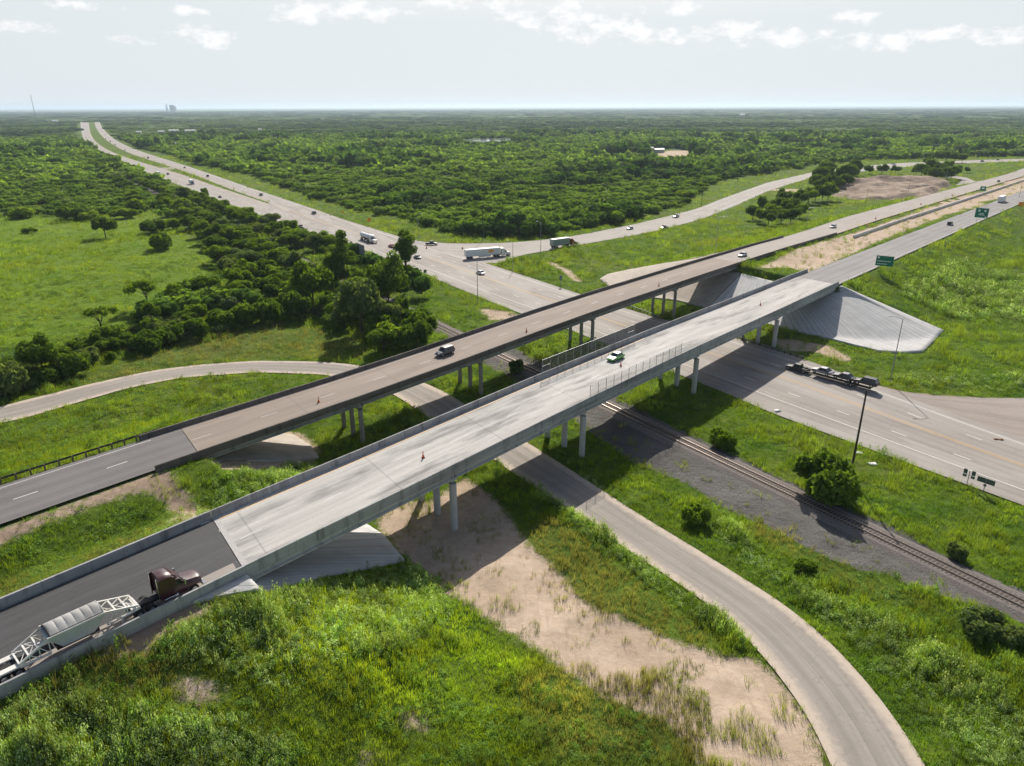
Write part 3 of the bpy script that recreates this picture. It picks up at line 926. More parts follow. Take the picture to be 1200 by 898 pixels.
def bridge(name, label, zf_, s0, s1, w_in, w_out, pw_, ph, piers, cols, mats, gird_h, ngird, col_r, cap, over):
    """w_in < w_out are the outer faces; columns given by their w; piers by s"""
    deckm, parm, girm, colm = mats
    root = empty(name, SV(0, 0, 0), BROT, label, 'bridge')
    a, b = w_in + pw_, w_out - pw_
    sweep([(a - 0.02, -0.02), (b + 0.02, -0.02), (b + 0.02, 0.0), (a - 0.02, 0.0)][::1], s0, s1, zf_, w_ref=w_in).build('deck', deckm, root)
    sweep([(w_in + 0.1, -0.26), (w_out - 0.1, -0.26), (w_out - 0.1, -0.03), (w_in + 0.1, -0.03)], s0, s1, zf_, w_ref=w_in).build('slab', girm, root)
    for (r, o) in ((a, w_in), (b, w_out)):
        sweep(par_profile(r, o, ph), s0, s1, zf_, w_ref=w_in).build('parapet', parm, root)
    ends = [s0] + list(piers) + [s1]
    ws = np.linspace(w_in + over, w_out - over, ngird)
    for k in range(len(ends) - 1):
        x0, x1 = ends[k] + 0.12, ends[k + 1] - 0.12
        for wv in ws:
            tf, bf, tk = 0.46, 0.36, 0.1
            hh = gird_h
            pr = [(wv - bf, -0.27 - hh), (wv + bf, -0.27 - hh), (wv + bf, -0.07 - hh), (wv + tk, 0.1 - hh), (wv + tk, -0.45),
                  (wv + tf, -0.36), (wv + tf, -0.265), (wv - tf, -0.265), (wv - tf, -0.36), (wv - tk, -0.45), (wv - tk, 0.1 - hh), (wv - bf, -0.07 - hh)]
            MB().loft([[(s + SKEW * (wv - w_in), p, float(zf_(s)) + z) for p, z in pr] for s in (x0, (x0 + x1) / 2, x1)]).build('girder', girm, root)
    for s in piers:
        zt = float(zf_(s)) - 0.29 - gird_h
        pc = MB()
        pc.add(*_cap(s, w_in + cap[2], w_out - cap[2], zt, cap[0], cap[1], w_in))
        capo = pc.build('pier_cap', colm, root)
        for cw in cols:
            sx_ = s + SKEW * (cw - w_in)
            g = local_ground(sx_, -cw)
            MB().tube((sx_, cw, g - 0.6), (sx_, cw, zt - cap[1] + 0.05), col_r, n=20).build('column', colm, capo, smooth=True)
    for s, sg in ((s0, 1), (s1, -1)):
        zt = float(zf_(s))
        ab = MB().box(s - 0.9 if sg > 0 else s - 1.1, s + 1.1 if sg > 0 else s + 0.9, w_in + 0.4, w_out - 0.4, zt - gird_h - 3.2, zt - gird_h - 0.32)
        ab.box(s - 0.9 if sg > 0 else s + 0.1, s - 0.1 if sg > 0 else s + 0.9, w_in + 0.45, w_out - 0.45, zt - gird_h - 0.33, zt - 0.3)
        ab.v = [(x + SKEW * (y - w_in), y, z) for x, y, z in ab.v]
        ab.build('abutment', colm, root)
        x0, x1 = (s - 6.5, s - 0.02) if sg > 0 else (s + 0.02, s + 1.6)
        for wv0, wv1 in ((w_in + 0.02, w_in + 0.36), (w_out - 0.36, w_out - 0.02)):
            dx_ = SKEW * (wv0 - w_in)
            zz0, zz1 = float(zf_(x0)), float(zf_(x1))
            MB().add([(x0 + dx_, wv0, zz0 - 1.2), (x1 + dx_, wv0, zz1 - 2.1), (x1 + dx_, wv1, zz1 - 2.1), (x0 + dx_, wv1, zz0 - 1.2),
                      (x0 + dx_, wv0, zz0 - 0.47), (x1 + dx_, wv0, zz1 - 0.47), (x1 + dx_, wv1, zz1 - 0.47), (x0 + dx_, wv1, zz0 - 0.47)],
                     [(3, 2, 1, 0), (4, 5, 6, 7), (0, 1, 5, 4), (1, 2, 6, 5), (2, 3, 7, 6), (3, 0, 4, 7)]).build('wing_wall', colm, root)
    return root
def _cap(s, w0, w1, zt, wd, ht, wr):
    h2 = ht * 0.55
    pr = [(w0, zt), (w0, zt - h2), (w0 + 0.8, zt - ht), (w1 - 0.8, zt - ht), (w1, zt - h2), (w1, zt)]
    n = len(pr)
    vs = [(s - wd / 2 + SKEW * (a - wr), a, b) for a, b in pr] + [(s + wd / 2 + SKEW * (a - wr), a, b) for a, b in pr]
    return vs, [tuple(range(n)), tuple(range(2 * n - 1, n - 1, -1))] + [((k + 1) % n, k, n + k, n + (k + 1) % n) for k in range(n)]
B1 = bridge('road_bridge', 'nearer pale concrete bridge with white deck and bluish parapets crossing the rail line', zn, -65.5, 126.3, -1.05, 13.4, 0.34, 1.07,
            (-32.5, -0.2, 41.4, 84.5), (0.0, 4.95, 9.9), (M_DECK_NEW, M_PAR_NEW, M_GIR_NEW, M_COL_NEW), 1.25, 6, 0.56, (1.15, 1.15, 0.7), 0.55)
B2 = bridge('road_bridge', 'farther tan bridge with blackened parapets and three thin columns at each pier', zf, -54.4, 134.4, 33.75, 46.7, 0.4, 0.82,
            (-23.55, 8.83, 50.5, 92.5), (34.8, 39.1, 43.4), (M_DECK_OLD, M_PAR_OLD, M_GIR_OLD, M_COL_OLD), 1.05, 6, 0.46, (1.0, 0.95, 0.5), 0.6)
def deck_line(root, zf_, pieces, mat):
    b = MB()
    for s0, s1, wv, wd in pieces:
        n = max(2, int((s1 - s0) / 4) + 1)
        ss = np.linspace(s0, s1, n)
        vs = [(s, wv - wd / 2, float(zf_(s)) + 0.006) for s in ss] + [(s, wv + wd / 2, float(zf_(s)) + 0.006) for s in ss]
        b.add(vs, [(i, i + 1, n + i + 1, n + i) for i in range(n - 1)])
    return b.build('lane_marking', mat, root)
deck_line(B1, zn, [(-62, 128, 12.25, 0.22)], plain('faded_orange_line', (0.62, 0.42, 0.22), var=0.2))
deck_line(B1, zn, [(-62.5 + 12.2 * k, -59.5 + 12.2 * k, 6.0, 0.18) for k in range(15)] + [(-64.6, 126, 0.1, 0.12)], plain('faded_white_line', (0.54, 0.53, 0.51)))
deck_line(B2, zf, [(-52.6 + 12.2 * k, -49.4 + 12.2 * k, 40.2, 0.16) for k in range(15)] + [(-51.6, 136, 45.2, 0.13), (-54.2, 134, 35.3, 0.12)], plain('rubbed_white_line', (0.46, 0.43, 0.4), var=0.3, scale=0.3))
# a paler expansion joint at the left end of the near deck
ej = MB().box(-65.5, -64.8, -0.6, 12.9, float(zn(-65)) - 0.012, float(zn(-65)) + 0.007)
ej.v = [(x + SKEW * (y + 1.05), y, z) for x, y, z in ej.v]
ej.build('expansion_joint', plain('joint_concrete', (0.38, 0.37, 0.36)), B1)

# barriers on the approaches
def barrier(name, label, zf_, s0, s1, v_road, v_out, h, mat, below=0.5, joint=9.0):
    root = empty(name, SV(0, 0, 0), BROT, label, 'barrier')
    b = MB()
    s = s0
    while s < s1 - 0.1:
        e = min(s + joint, s1)
        sg = 1 if -v_out > -v_road else -1
        pr = [(-v_road, -0.02), (-v_road, -below), (-v_out, -below), (-v_out, h), (-v_road + sg * 0.13, h), (-v_road + sg * 0.07, h * 0.4)]
        n = max(2, int((e - s) / 3) + 1)
        b.loft([[(q, a, float(zf_(q)) + z) for a, z in pr] for q in np.linspace(s + 0.015, e - 0.015, n)])
        s = e
    b.build('barrier_wall', mat, root)
    return root
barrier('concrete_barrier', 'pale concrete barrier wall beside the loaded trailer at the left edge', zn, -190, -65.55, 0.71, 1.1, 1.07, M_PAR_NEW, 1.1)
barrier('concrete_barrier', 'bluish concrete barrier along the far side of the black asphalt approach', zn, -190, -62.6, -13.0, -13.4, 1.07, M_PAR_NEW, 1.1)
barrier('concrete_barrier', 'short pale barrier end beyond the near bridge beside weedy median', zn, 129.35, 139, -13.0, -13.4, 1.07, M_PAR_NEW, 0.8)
barrier('concrete_barrier', 'long dark barrier past the tan bridge beside the grassy island', zf, 137.15, 200, -46.3, -46.7, 0.82, M_PAR_OLD, 0.8)
barrier('concrete_barrier', 'long dark barrier past the tan bridge beside the sandy median', zf, 134.45, 226, -34.15, -33.75, 0.82, M_PAR_OLD, 0.8)
barrier('concrete_barrier', 'dark barrier end on the field side of the tan bridge approach', zf, -58.5, -51.75, -46.3, -46.7, 0.82, M_PAR_OLD, 0.8)
barrier('concrete_barrier', 'dark barrier end on the near side of the tan bridge approach', zf, -61.2, -54.45, -34.15, -33.75, 0.82, M_PAR_OLD, 0.8)
# white median barrier being built at the right
M_PALE = conc('fresh_white_concrete', (0.62, 0.61, 0.58), (0.74, 0.73, 0.7), (0.45, 0.43, 0.4), 0.3)
med = lambda s: zf(s) * 0.7 + zn(s) * 0.3
barrier('median_barrier', 'long white concrete median barrier on the sandy strip between the roads', lambda s: med(s) - 0.55, 226, 720, -27.2, -26.6, 1.15, M_PALE, 0.4, 12)

# steel guardrails
M_GALV = plain('dull_galvanised_steel', (0.32, 0.33, 0.34), 0.5, 0.7, 0.4)
M_RUST = plain('dark_weathered_steel', (0.08, 0.07, 0.065), 0.6, 0.5, 0.3)
M_WOODPOST = plain('weathered_timber_post', (0.12, 0.095, 0.075), 0.9)
def guardrail(pts, label, h=0.72, gap=1.9, mat=M_GALV):
    pts = np.asarray(pts, float)
    d = np.r_[0, np.cumsum(np.linalg.norm(np.diff(pts, axis=0), axis=1))]
    q = np.stack([np.interp(np.arange(0, d[-1], gap), d, pts[:, i]) for i in range(3)], -1)
    o = q[0]
    root = empty('guardrail', tuple(o), 0, label, 'guardrail')
    q = q - o
    b = MB()
    tn = np.gradient(q, axis=0)
    rings = []
    for p, g in zip(q, tn):
        g = g / (np.linalg.norm(g) + 1e-9)
        nrm = np.array([-g[1], g[0], 0])
        rings.append([tuple(p + nrm * a + np.array([0, 0, h + z])) for a, z in ((0, -0.16), (0.07, -0.1), (0, 0), (0.07, 0.1), (0, 0.16), (-0.03, 0.16), (0.03, 0.1), (-0.04, 0), (0.03, -0.1), (-0.03, -0.16))])
    b.loft(rings)
    b.build('rail_beam', mat, root)
    for p, g in zip(q, tn):
        g = g / (np.linalg.norm(g) + 1e-9)
        c = p + np.array([-g[1], g[0], 0]) * -0.12
        MB().box(c[0] - 0.09, c[0] + 0.09, c[1] - 0.09, c[1] + 0.09, c[2] - 0.3, c[2] + h + 0.14).build('rail_post', M_WOODPOST, root)
    return root
guardrail([SV(s, -46.9, float(zf(s)) - 0.02) for s in np.arange(-150, -53.5, 2.5)], 'dark steel guardrail on posts along the asphalt approach at the left edge', mat=M_RUST)
def gpts(px): return [tuple(hit(x, y)) for x, y in px]
guardrail(gpts([(731, 357), (740, 361.5), (752, 366), (764, 370.5), (776, 375)]), 'steel guardrail seen beneath the tan bridge beside its pier')
guardrail(gpts([(864, 397.5), (880, 402.5), (900, 409), (920, 415), (945, 423)]), 'steel guardrail beneath the near bridge behind the pickup hauling cars')

# railway: ballast shoulder, two rails, sleepers
M_RAILTOP = plain('worn_rail_steel', (0.32, 0.27, 0.24), 0.35, 0.8, 0.5)
M_TIE = plain('weathered_sleeper_timber', (0.095, 0.075, 0.06), 0.9, var=0.35, scale=0.4)
t = MT('railway_ballast')
bn = t.noise(t.coords(), 5.0, 5, 0.75, 0.3, 0.7)
bl = t.noise(t.coords(), 0.3, 4, 0.6)
M_BAL = t.bsdf(t.mix(t.math('MULTIPLY', bl, 0.5), t.mix(bn, (0.12, 0.105, 0.1), (0.34, 0.31, 0.29)), (0.2, 0.17, 0.15)), 0.95, spec=0.05, bump=bn, bstr=0.8, bdist=0.15)
rl = resample(RAIL, 700)
rt = np.gradient(rl, axis=0)
rt /= np.linalg.norm(rt, axis=1)[:, None]
rn = np.stack([rt[:, 1], -rt[:, 0]], -1)
secs = [(-3.3, -0.25), (-2.0, 0.28), (2.0, 0.28), (3.3, -0.25)]
MB_ = MB().loft([[(*(p + n_ * a), z) for a, z in secs] for p, n_ in zip(rl, rn)], close=False, cap=False)
tag(MB_.build('railway_ballast', M_BAL), kind='structure')
track = empty('railway_track', (float(RAIL[60][0]), float(RAIL[60][1]), 0.28), 0, 'single railway track with rusty rails on grey ballast passing under both bridges', 'railway track')
to = np.array(track.location)
for off in (-0.75, 0.75):
    MB().loft([[(*(p + n_ * (off + a) - to[:2]), 0.30 + z - to[2]) for a, z in ((-0.07, 0), (0.07, 0), (0.035, 0.17), (-0.035, 0.17))] for p, n_ in zip(rl, rn)]).build('rail', M_RAILTOP, track)
d_ = np.r_[0, np.cumsum(np.hypot(*np.diff(rl, axis=0).T))]
tie_at = []
for dd in np.arange(2, 420, 0.58):
    p = np.array([np.interp(dd, d_, rl[:, 0]), np.interp(dd, d_, rl[:, 1])])
    i = np.searchsorted(d_, dd)
    tie_at.append((p, rt[min(i, 699)], rn[min(i, 699)]))
# the hundred nearest in view are parts of their own, the others one mass
order = sorted(range(len(tie_at)), key=lambda k: np.hypot(*tie_at[k][0]) if -5 < tie_at[k][0][0] < 62 else 9e9)
first = set(order[:100])
tie_mesh = None
rest = MB()
for k, (p, tg, nn) in enumerate(tie_at):
    if k in first:
        if tie_mesh is None:
            tie_mesh = MB().box(-0.13, 0.13, -1.3, 1.3, -0.09, 0.055).build('sleeper', M_TIE, track)
            o = tie_mesh
        else:
            o = tie_mesh.copy()
            COL.objects.link(o)
        o.location = (p[0] - to[0], p[1] - to[1], 0.26 - to[2])
        o.rotation_euler = (0, 0, math.atan2(tg[1], tg[0]))
    else:
        c = np.array([p[0] - to[0], p[1] - to[1]])
        vs = [(*(c + tg * a + nn * b_), z - to[2]) for z in (0.17, 0.315) for a, b_ in ((-0.13, -1.3), (0.13, -1.3), (0.13, 1.3), (-0.13, 1.3))]
        rest.add(vs, [(3, 2, 1, 0), (4, 5, 6, 7), (0, 1, 5, 4), (1, 2, 6, 5), (2, 3, 7, 6), (3, 0, 4, 7)])
tag(rest.build('sleepers', M_TIE, track), kind='stuff')

# mesh fences on the near bridge
M_MESH = MT('chain_link_mesh')
t = M_MESH
tc = t.n('ShaderNodeTexCoord')
sx = t.n('ShaderNodeSeparateXYZ')
t.l(tc.outputs['Object'], sx.inputs[0])
aa = t.math('FRACT', t.math('MULTIPLY', t.math('ADD', sx.outputs[0], sx.outputs[2]), 9.0))
bb = t.math('FRACT', t.math('MULTIPLY', t.math('SUBTRACT', sx.outputs[0], sx.outputs[2]), 9.0))
wire = t.math('MAXIMUM', t.rng(t.math('ABSOLUTE', t.math('SUBTRACT', aa, 0.5)), 0.44, 0.45), t.rng(t.math('ABSOLUTE', t.math('SUBTRACT', bb, 0.5)), 0.44, 0.45))
pb = t.n('ShaderNodeBsdfPrincipled')
pb.inputs['Base Color'].default_value = (0.25, 0.26, 0.27, 1)
pb.inputs['Metallic'].default_value = 0.6
pb.inputs['Roughness'].default_value = 0.5
tr = t.n('ShaderNodeBsdfTransparent')
mx = t.n('ShaderNodeMixShader')
t.l(wire, mx.inputs[0])
t.l(tr.outputs[0], mx.inputs[1])
t.l(pb.outputs[0], mx.inputs[2])
t.l(mx.outputs[0], t.out.inputs['Surface'])
M_MESH = M_MESH.m
def bridge_fence(s0, s1, v, h, top, label, gap=2.45):
    z0 = float(zn((s0 + s1) / 2)) + 1.07
    root = empty('chain_link_fence', SV(s0, v, z0), BROT, label, 'fence')
    ln = s1 - s0
    n = int(round(ln / gap))
    zz = lambda x: float(zn(s0 + x)) + 1.07 - z0
    for k in range(n + 1):
        x = ln * k / n
        MB().tube((x, 0, zz(x) - 0.25), (x, 0, zz(x) + h), 0.045, n=8).build('fence_post', M_GALV, root)
    xs = [ln * k / n for k in range(n + 1)]
    MB().add([(x, 0.0, zz(x) + 0.02) for x in xs] + [(x, 0.0, zz(x) + h - 0.05) for x in xs], [(i, i + 1, n + 2 + i, n + 1 + i) for i in range(n)]).build('mesh_panel', M_MESH, root)
    if top:
        rg = [[(x, 0.04 * math.cos(a), zz(x) + h + 0.04 * math.sin(a)) for a in np.arange(6) * 1.047] for x in xs]
        MB().loft(rg).build('top_rail', M_GALV, root)
        for i in (0, n - 1):
            MB().tube((xs[i], 0, zz(xs[i]) + h * 0.5), (xs[i + 1], 0, zz(xs[i + 1]) + h * 0.5), 0.035, n=6).build('brace_rail', M_GALV, root)
    return root
bridge_fence(4.2, 36.5, -13.22, 2.65, True, 'framed mesh fence on the far parapet of the near bridge')
bridge_fence(0.6, 32.6, 0.9, 2.3, False, 'row of thin fence posts with mesh on the near parapet')

# ------------------------------------------------------------------ vehicles
def paintm(name, col, rough=0.35, var=0.06, coat=0.5):
    return plain(name, col, rough, 0.0, 0.5, coat, var, 0.8)
M_GLASS = plain('vehicle_glass', (0.02, 0.025, 0.03), 0.08, 0, 0.6)
M_TYRE = plain('tyre_rubber', (0.022, 0.022, 0.022), 0.85)
M_RIM = plain('wheel_alloy', (0.5, 0.5, 0.5), 0.35, 0.8)
M_CHROME = plain('bright_metal', (0.7, 0.7, 0.7), 0.2, 1.0)
M_BLACK = plain('black_chassis', (0.025, 0.025, 0.026), 0.6)
M_LAMP = plain('headlight_lens', (0.8, 0.8, 0.78), 0.15)
M_TAIL = plain('tail_lamp_red', (0.45, 0.02, 0.02), 0.3)
PAINT = {k: paintm(k + '_vehicle_paint', c) for k, c in dict(white=(0.78, 0.78, 0.77), silver=(0.5, 0.51, 0.53), grey=(0.2, 0.21, 0.23), black=(0.018, 0.018, 0.02), green=(0.10, 0.42, 0.06),
         maroon=(0.045, 0.009, 0.014), red=(0.38, 0.03, 0.03), blue=(0.05, 0.09, 0.22), tan=(0.4, 0.34, 0.27), darkred=(0.2, 0.02, 0.02), bluegrey=(0.035, 0.045, 0.06)).items()}
def wheel(root, x, y, r, wd, rim=True, name='wheel'):
    o = MB().tube((x, y - wd / 2, r), (x, y + wd / 2, r), r, n=18).build(name, M_TYRE, root, smooth=True)
    if rim:
        s = 1 if y > 0 else -1
        MB().tube((x, y + s * (wd / 2 - 0.02), r), (x, y + s * (wd / 2 + 0.015), r), r * 0.62, r * 0.5, n=14).build('rim', M_RIM, o, smooth=True)
def ring(x, pts):
    return [(x, -y, z) for y, z in pts] + [(x, y, z) for y, z in reversed(pts)]
def car(name, label, loc, rz, kind='sedan', paint='silver', roof=None, hood=None, group=None, detail=True, parent=None, cat=None):
    root = empty(name, loc, rz, label, cat or {'sedan': 'car', 'suv': 'car', 'pickup': 'pickup', 'van': 'van', 'wagon': 'car'}[kind], group)
    pm = PAINT[paint]
    L_, W_ = {'sedan': (4.7, 0.91), 'suv': (4.8, 0.96), 'pickup': (5.7, 0.99), 'van': (5.4, 1.0), 'wagon': (4.5, 0.9)}[kind]
    hz = {'sedan': 0.0, 'suv': 0.2, 'pickup': 0.28, 'van': 0.15, 'wagon': 0.06}[kind]
    h = L_ / 2
    zb, zs, zh = 0.26 + hz * 0.5, 0.68 + hz, 0.86 + hz
    st = []
    for x, wf, top, bot in ((h, 0.72, 0.62, 0.12), (h - 0.12, 0.86, 0.72, 0.02), (h - 0.5, 0.97, 0.86, 0), (h - 1.35, 1.0, 0.97, 0), (0, 1.0, 1.0, 0), (-h + 1.2, 1.0, 1.0, 0), (-h + 0.45, 0.98, 0.99, 0), (-h + 0.1, 0.9, 0.93, 0.03), (-h, 0.8, 0.84, 0.12)):
        w_ = W_ * wf
        zt = zh * top if kind != 'pickup' or x > -0.9 else zh * top + 0.02
        st.append(ring(x, [(w_ * 0.86, zb + bot), (w_, zb + 0.18 + bot * 0.6), (w_ * 0.99, zs * top), (w_ * 0.9, zt - 0.02), (w_ * 0.6, zt + 0.015)]))
    MB().loft(st).build('body', pm, root, smooth=True)
    zr = {'sedan': 1.44, 'suv': 1.78, 'pickup': 1.88, 'van': 2.15, 'wagon': 1.5}[kind]
    fb, ft, rt_, rb = {'sedan': (0.95, 0.2, -0.95, -1.75), 'suv': (1.05, 0.45, -1.85, -2.2), 'pickup': (1.0, 0.45, -0.75, -0.95), 'van': (1.9, 1.2, -2.3, -2.5), 'wagon': (0.95, 0.3, -1.3, -2.05)}[kind]
    wb, wt = W_ * 0.9, W_ * 0.7
    zg = zh - 0.03
    gh = MB()
    gh.add([(fb, -wb, zg), (fb, wb, zg), (rb, wb, zg), (rb, -wb, zg), (ft, -wt, zr - .04), (ft, wt, zr - .04), (rt_, wt, zr - .04), (rt_, -wt, zr - .04)],
           [(3, 2, 1, 0), (4, 5, 6, 7), (0, 1, 5, 4), (1, 2, 6, 5), (2, 3, 7, 6), (3, 0, 4, 7)])
    gh.build('windows', M_GLASS, root)
    rm = PAINT[roof] if roof else pm
    q = 0.02
    MB().loft([ring(x, [(wt * k, zr - .05), (wt * k * 0.97, zr), (wt * k * 0.5, zr + 0.035)]) for x, k in ((ft + 0.06, 0.97), (ft - 0.1, 1.03), ((ft + rt_) / 2, 1.05), (rt_ + 0.1, 1.03), (rt_ - 0.06, 0.97))]).build('roof', rm, root, smooth=True)
    if detail:
        for s in (-1, 1):
            pl = MB()
            for (x0, x1) in ((fb, ft), (rb, rt_)):
                pl.beam((x0, s * wb, zg), (x1, s * wt, zr - 0.03), 0.09, 0.06)
            xm = (ft + rt_) / 2
            pl.beam((xm, s * wb * 1.005, zg), (xm, s * wt * 1.01, zr - .03), 0.1, 0.05)
            pl.build('window_pillars', pm, root)
            MB().box(h - 0.16, h - 0.03, s * W_ * 0.62 - 0.16, s * W_ * 0.62 + 0.16, 0.56 + hz, 0.68 + hz).build('headlight', M_LAMP, root)
            MB().box(-h + 0.0, -h + 0.12, s * W_ * 0.66 - 0.14, s * W_ * 0.66 + 0.14, 0.62 + hz, 0.78 + hz).build('tail_light', M_TAIL, root)
            MB().box(fb - 0.35, fb - 0.2, s * (W_ + 0.07) - 0.08, s * (W_ + 0.07) + 0.08, zg + 0.02, zg + 0.17).build('wing_mirror', pm, root)
    if hood:
        MB().loft([ring(x, [(W_ * k, z), (W_ * 0.45 * k, z + 0.02)]) for x, k, z in ((h - 0.3, 0.8, zh * 0.83 + .035), (h - 0.8, 0.86, zh * 0.93 + .03), (fb + 0.02, 0.88, zh + 0.02))], cap=False).build('hood', PAINT[hood], root, smooth=True)
    if kind == 'pickup':
        MB().box(-h + 0.12, -1.05, -W_ * 0.78, W_ * 0.78, zh - 0.38, zh + 0.03).build('cargo_bed', M_BLACK, root)
    r = 0.33 + hz * 0.25
    for x in (h - 0.92, -h + 0.98):
        for s in (-1, 1):
            wheel(root, x, s * (W_ - 0.1), r, 0.24, detail)
    return root
M_BOX = plain('white_trailer_panels', (0.72, 0.73, 0.74), 0.5, var=0.06, scale=0.7)
M_BOXG = plain('grey_green_container', (0.28, 0.33, 0.31), 0.6, var=0.12, scale=0.6)
M_BOXW = plain('white_box_roof', (0.8, 0.8, 0.79), 0.5)
M_HOP = weathered('weathered_hopper_steel', (0.42, 0.47, 0.46), (0.58, 0.62, 0.6), 0.8, dirt=(0.3, 0.26, 0.2), damt=0.35, rough=0.6)
M_TARP = weathered('dusty_grey_tarpaulin', (0.3, 0.3, 0.295), (0.42, 0.42, 0.41), 0.8, dirt=(0.2, 0.19, 0.18), damt=0.5)
M_LATT = weathered('dirty_white_steel', (0.6, 0.6, 0.57), (0.75, 0.75, 0.72), 1.5, dirt=(0.38, 0.3, 0.2), damt=0.7, rough=0.6)
M_GOLD = plain('orange_logo_panel', (0.75, 0.35, 0.05), 0.5)
def tractor(root, paint, sleeper=True, roofz=3.55, steer_light=True, wind='white'):
    """conventional road tractor, bumper at x = 0, facing +x"""
    pm = PAINT[paint]
    MB().box(-7.9, -0.6, -0.42, 0.42, 0.72, 1.0).build('frame', M_BLACK, root)
    st = [ring(x, [(w_ * 0.97, zl), (w_, 1.1), (w_ * 0.98, 1.4 + dz), (w_ * 0.78, 1.66 + dz), (w_ * 0.35, 1.74 + dz)]) for x, w_, zl, dz in ((-0.24, 0.92, 0.85, -0.16), (-0.34, 1.04, 0.8, -0.08), (-0.7, 1.14, 0.92, 0.02), (-1.25, 1.17, 1.02, 0.1), (-1.8, 1.16, 0.92, 0.2), (-2.15, 1.12, 0.8, 0.27))]
    MB().loft(st).build('hood', pm, root, smooth=True)
    xr = -4.6 if sleeper else -3.4
    cb = [ring(x, [(1.08, 0.75), (1.16, 1.1), (1.17, 1.9), (1.12, zt - 0.25), (0.8, zt)]) for x, zt in ((-2.0, 1.98), (-2.05, 2.0), (-2.62, 2.78), (-3.3, 2.95), (-3.55, 2.95))]
    MB().loft(cb).build('cab', pm, root, smooth=True)
    MB().add([(-1.995, -0.98, 1.98), (-1.995, 0.98, 1.98), (-2.56, 0.86, 2.72), (-2.56, -0.86, 2.72)], [(0, 1, 2, 3)]).build('windshield', M_GLASS, root, fix=False)
    for s in (-1, 1):
        MB().add([(-2.25, s * 1.176, 1.95), (-3.1, s * 1.176, 1.9), (-3.1, s * 1.155, 2.55), (-2.55, s * 1.155, 2.55)], [(0, 1, 2, 3)]).build('side_window', M_GLASS, root, fix=False)
        MB().box(-2.28, -2.12, s * 1.36 - 0.12, s * 1.36 + 0.12, 1.75, 2.45).build('wing_mirror', M_CHROME, root)
        MB().box(-0.36, -0.22, s * 0.93 - 0.17, s * 0.93 + 0.17, 0.95, 1.18).build('headlight', M_LAMP, root)
        MB().tube((-3.0, s * 0.92, 0.72), (-4.45, s * 0.92, 0.72), 0.33, n=16).build('fuel_tank', M_CHROME, root, smooth=True)
    if sleeper:
        sl = [ring(x, [(1.18, 0.85), (1.2, 1.2), (1.2, 2.4), (1.16, zt - 0.3), (0.85, zt - 0.05), (0.4, zt)]) for x, zt in ((-3.1, roofz - 0.35), (-3.5, roofz - 0.05), (-4.1, roofz), (xr, roofz))]
        MB().loft(sl).build('sleeper', pm, root, smooth=True)
        MB().loft([ring(x, [(w_, z0), (w_ * 0.9, zt - 0.08), (w_ * 0.4, zt)]) for x, w_, z0, zt in ((-2.45, 0.8, 2.68, 2.74), (-2.8, 0.95, 2.75, 3.08), (-3.2, 1.06, 2.8, roofz - 0.2))]).build('roof_fairing', pm, root, smooth=True)
        for s in (-1, 1):
            MB().box(xr - 0.22, xr, s * 1.17 - 0.03, s * 1.17 + 0.03, 1.0, roofz - 0.35).build('side_extender', pm if wind == 'body' else M_BLACK, root)
    MB().box(-0.3, 0.0, -1.18, 1.18, 0.42, 0.78).build('bumper', M_CHROME, root)
    MB().box(-0.3, -0.2, -0.55, 0.55, 0.8, 1.5).build('grille', M_CHROME, root)
    for s in (-1, 1):
        MB().tube((xr - 0.25, s * 0.95, 0.9), (xr - 0.25, s * 0.95, roofz - 0.1), 0.07, n=10).build('exhaust_stack', M_CHROME, root, smooth=True)
        wheel(root, -1.25, s * 1.02, 0.5, 0.3)
        for x in (-5.85, -7.1):
            wheel(root, x, s * 0.93, 0.5, 0.56)
    MB().box(-7.2, -5.9, -0.5, 0.5, 1.0, 1.16).build('fifth_wheel', M_BLACK, root)
def rear_axles(root, xs, r=0.5):
    for x in xs:
        for s in (-1, 1):
            wheel(root, x, s * 0.93, r, 0.56)
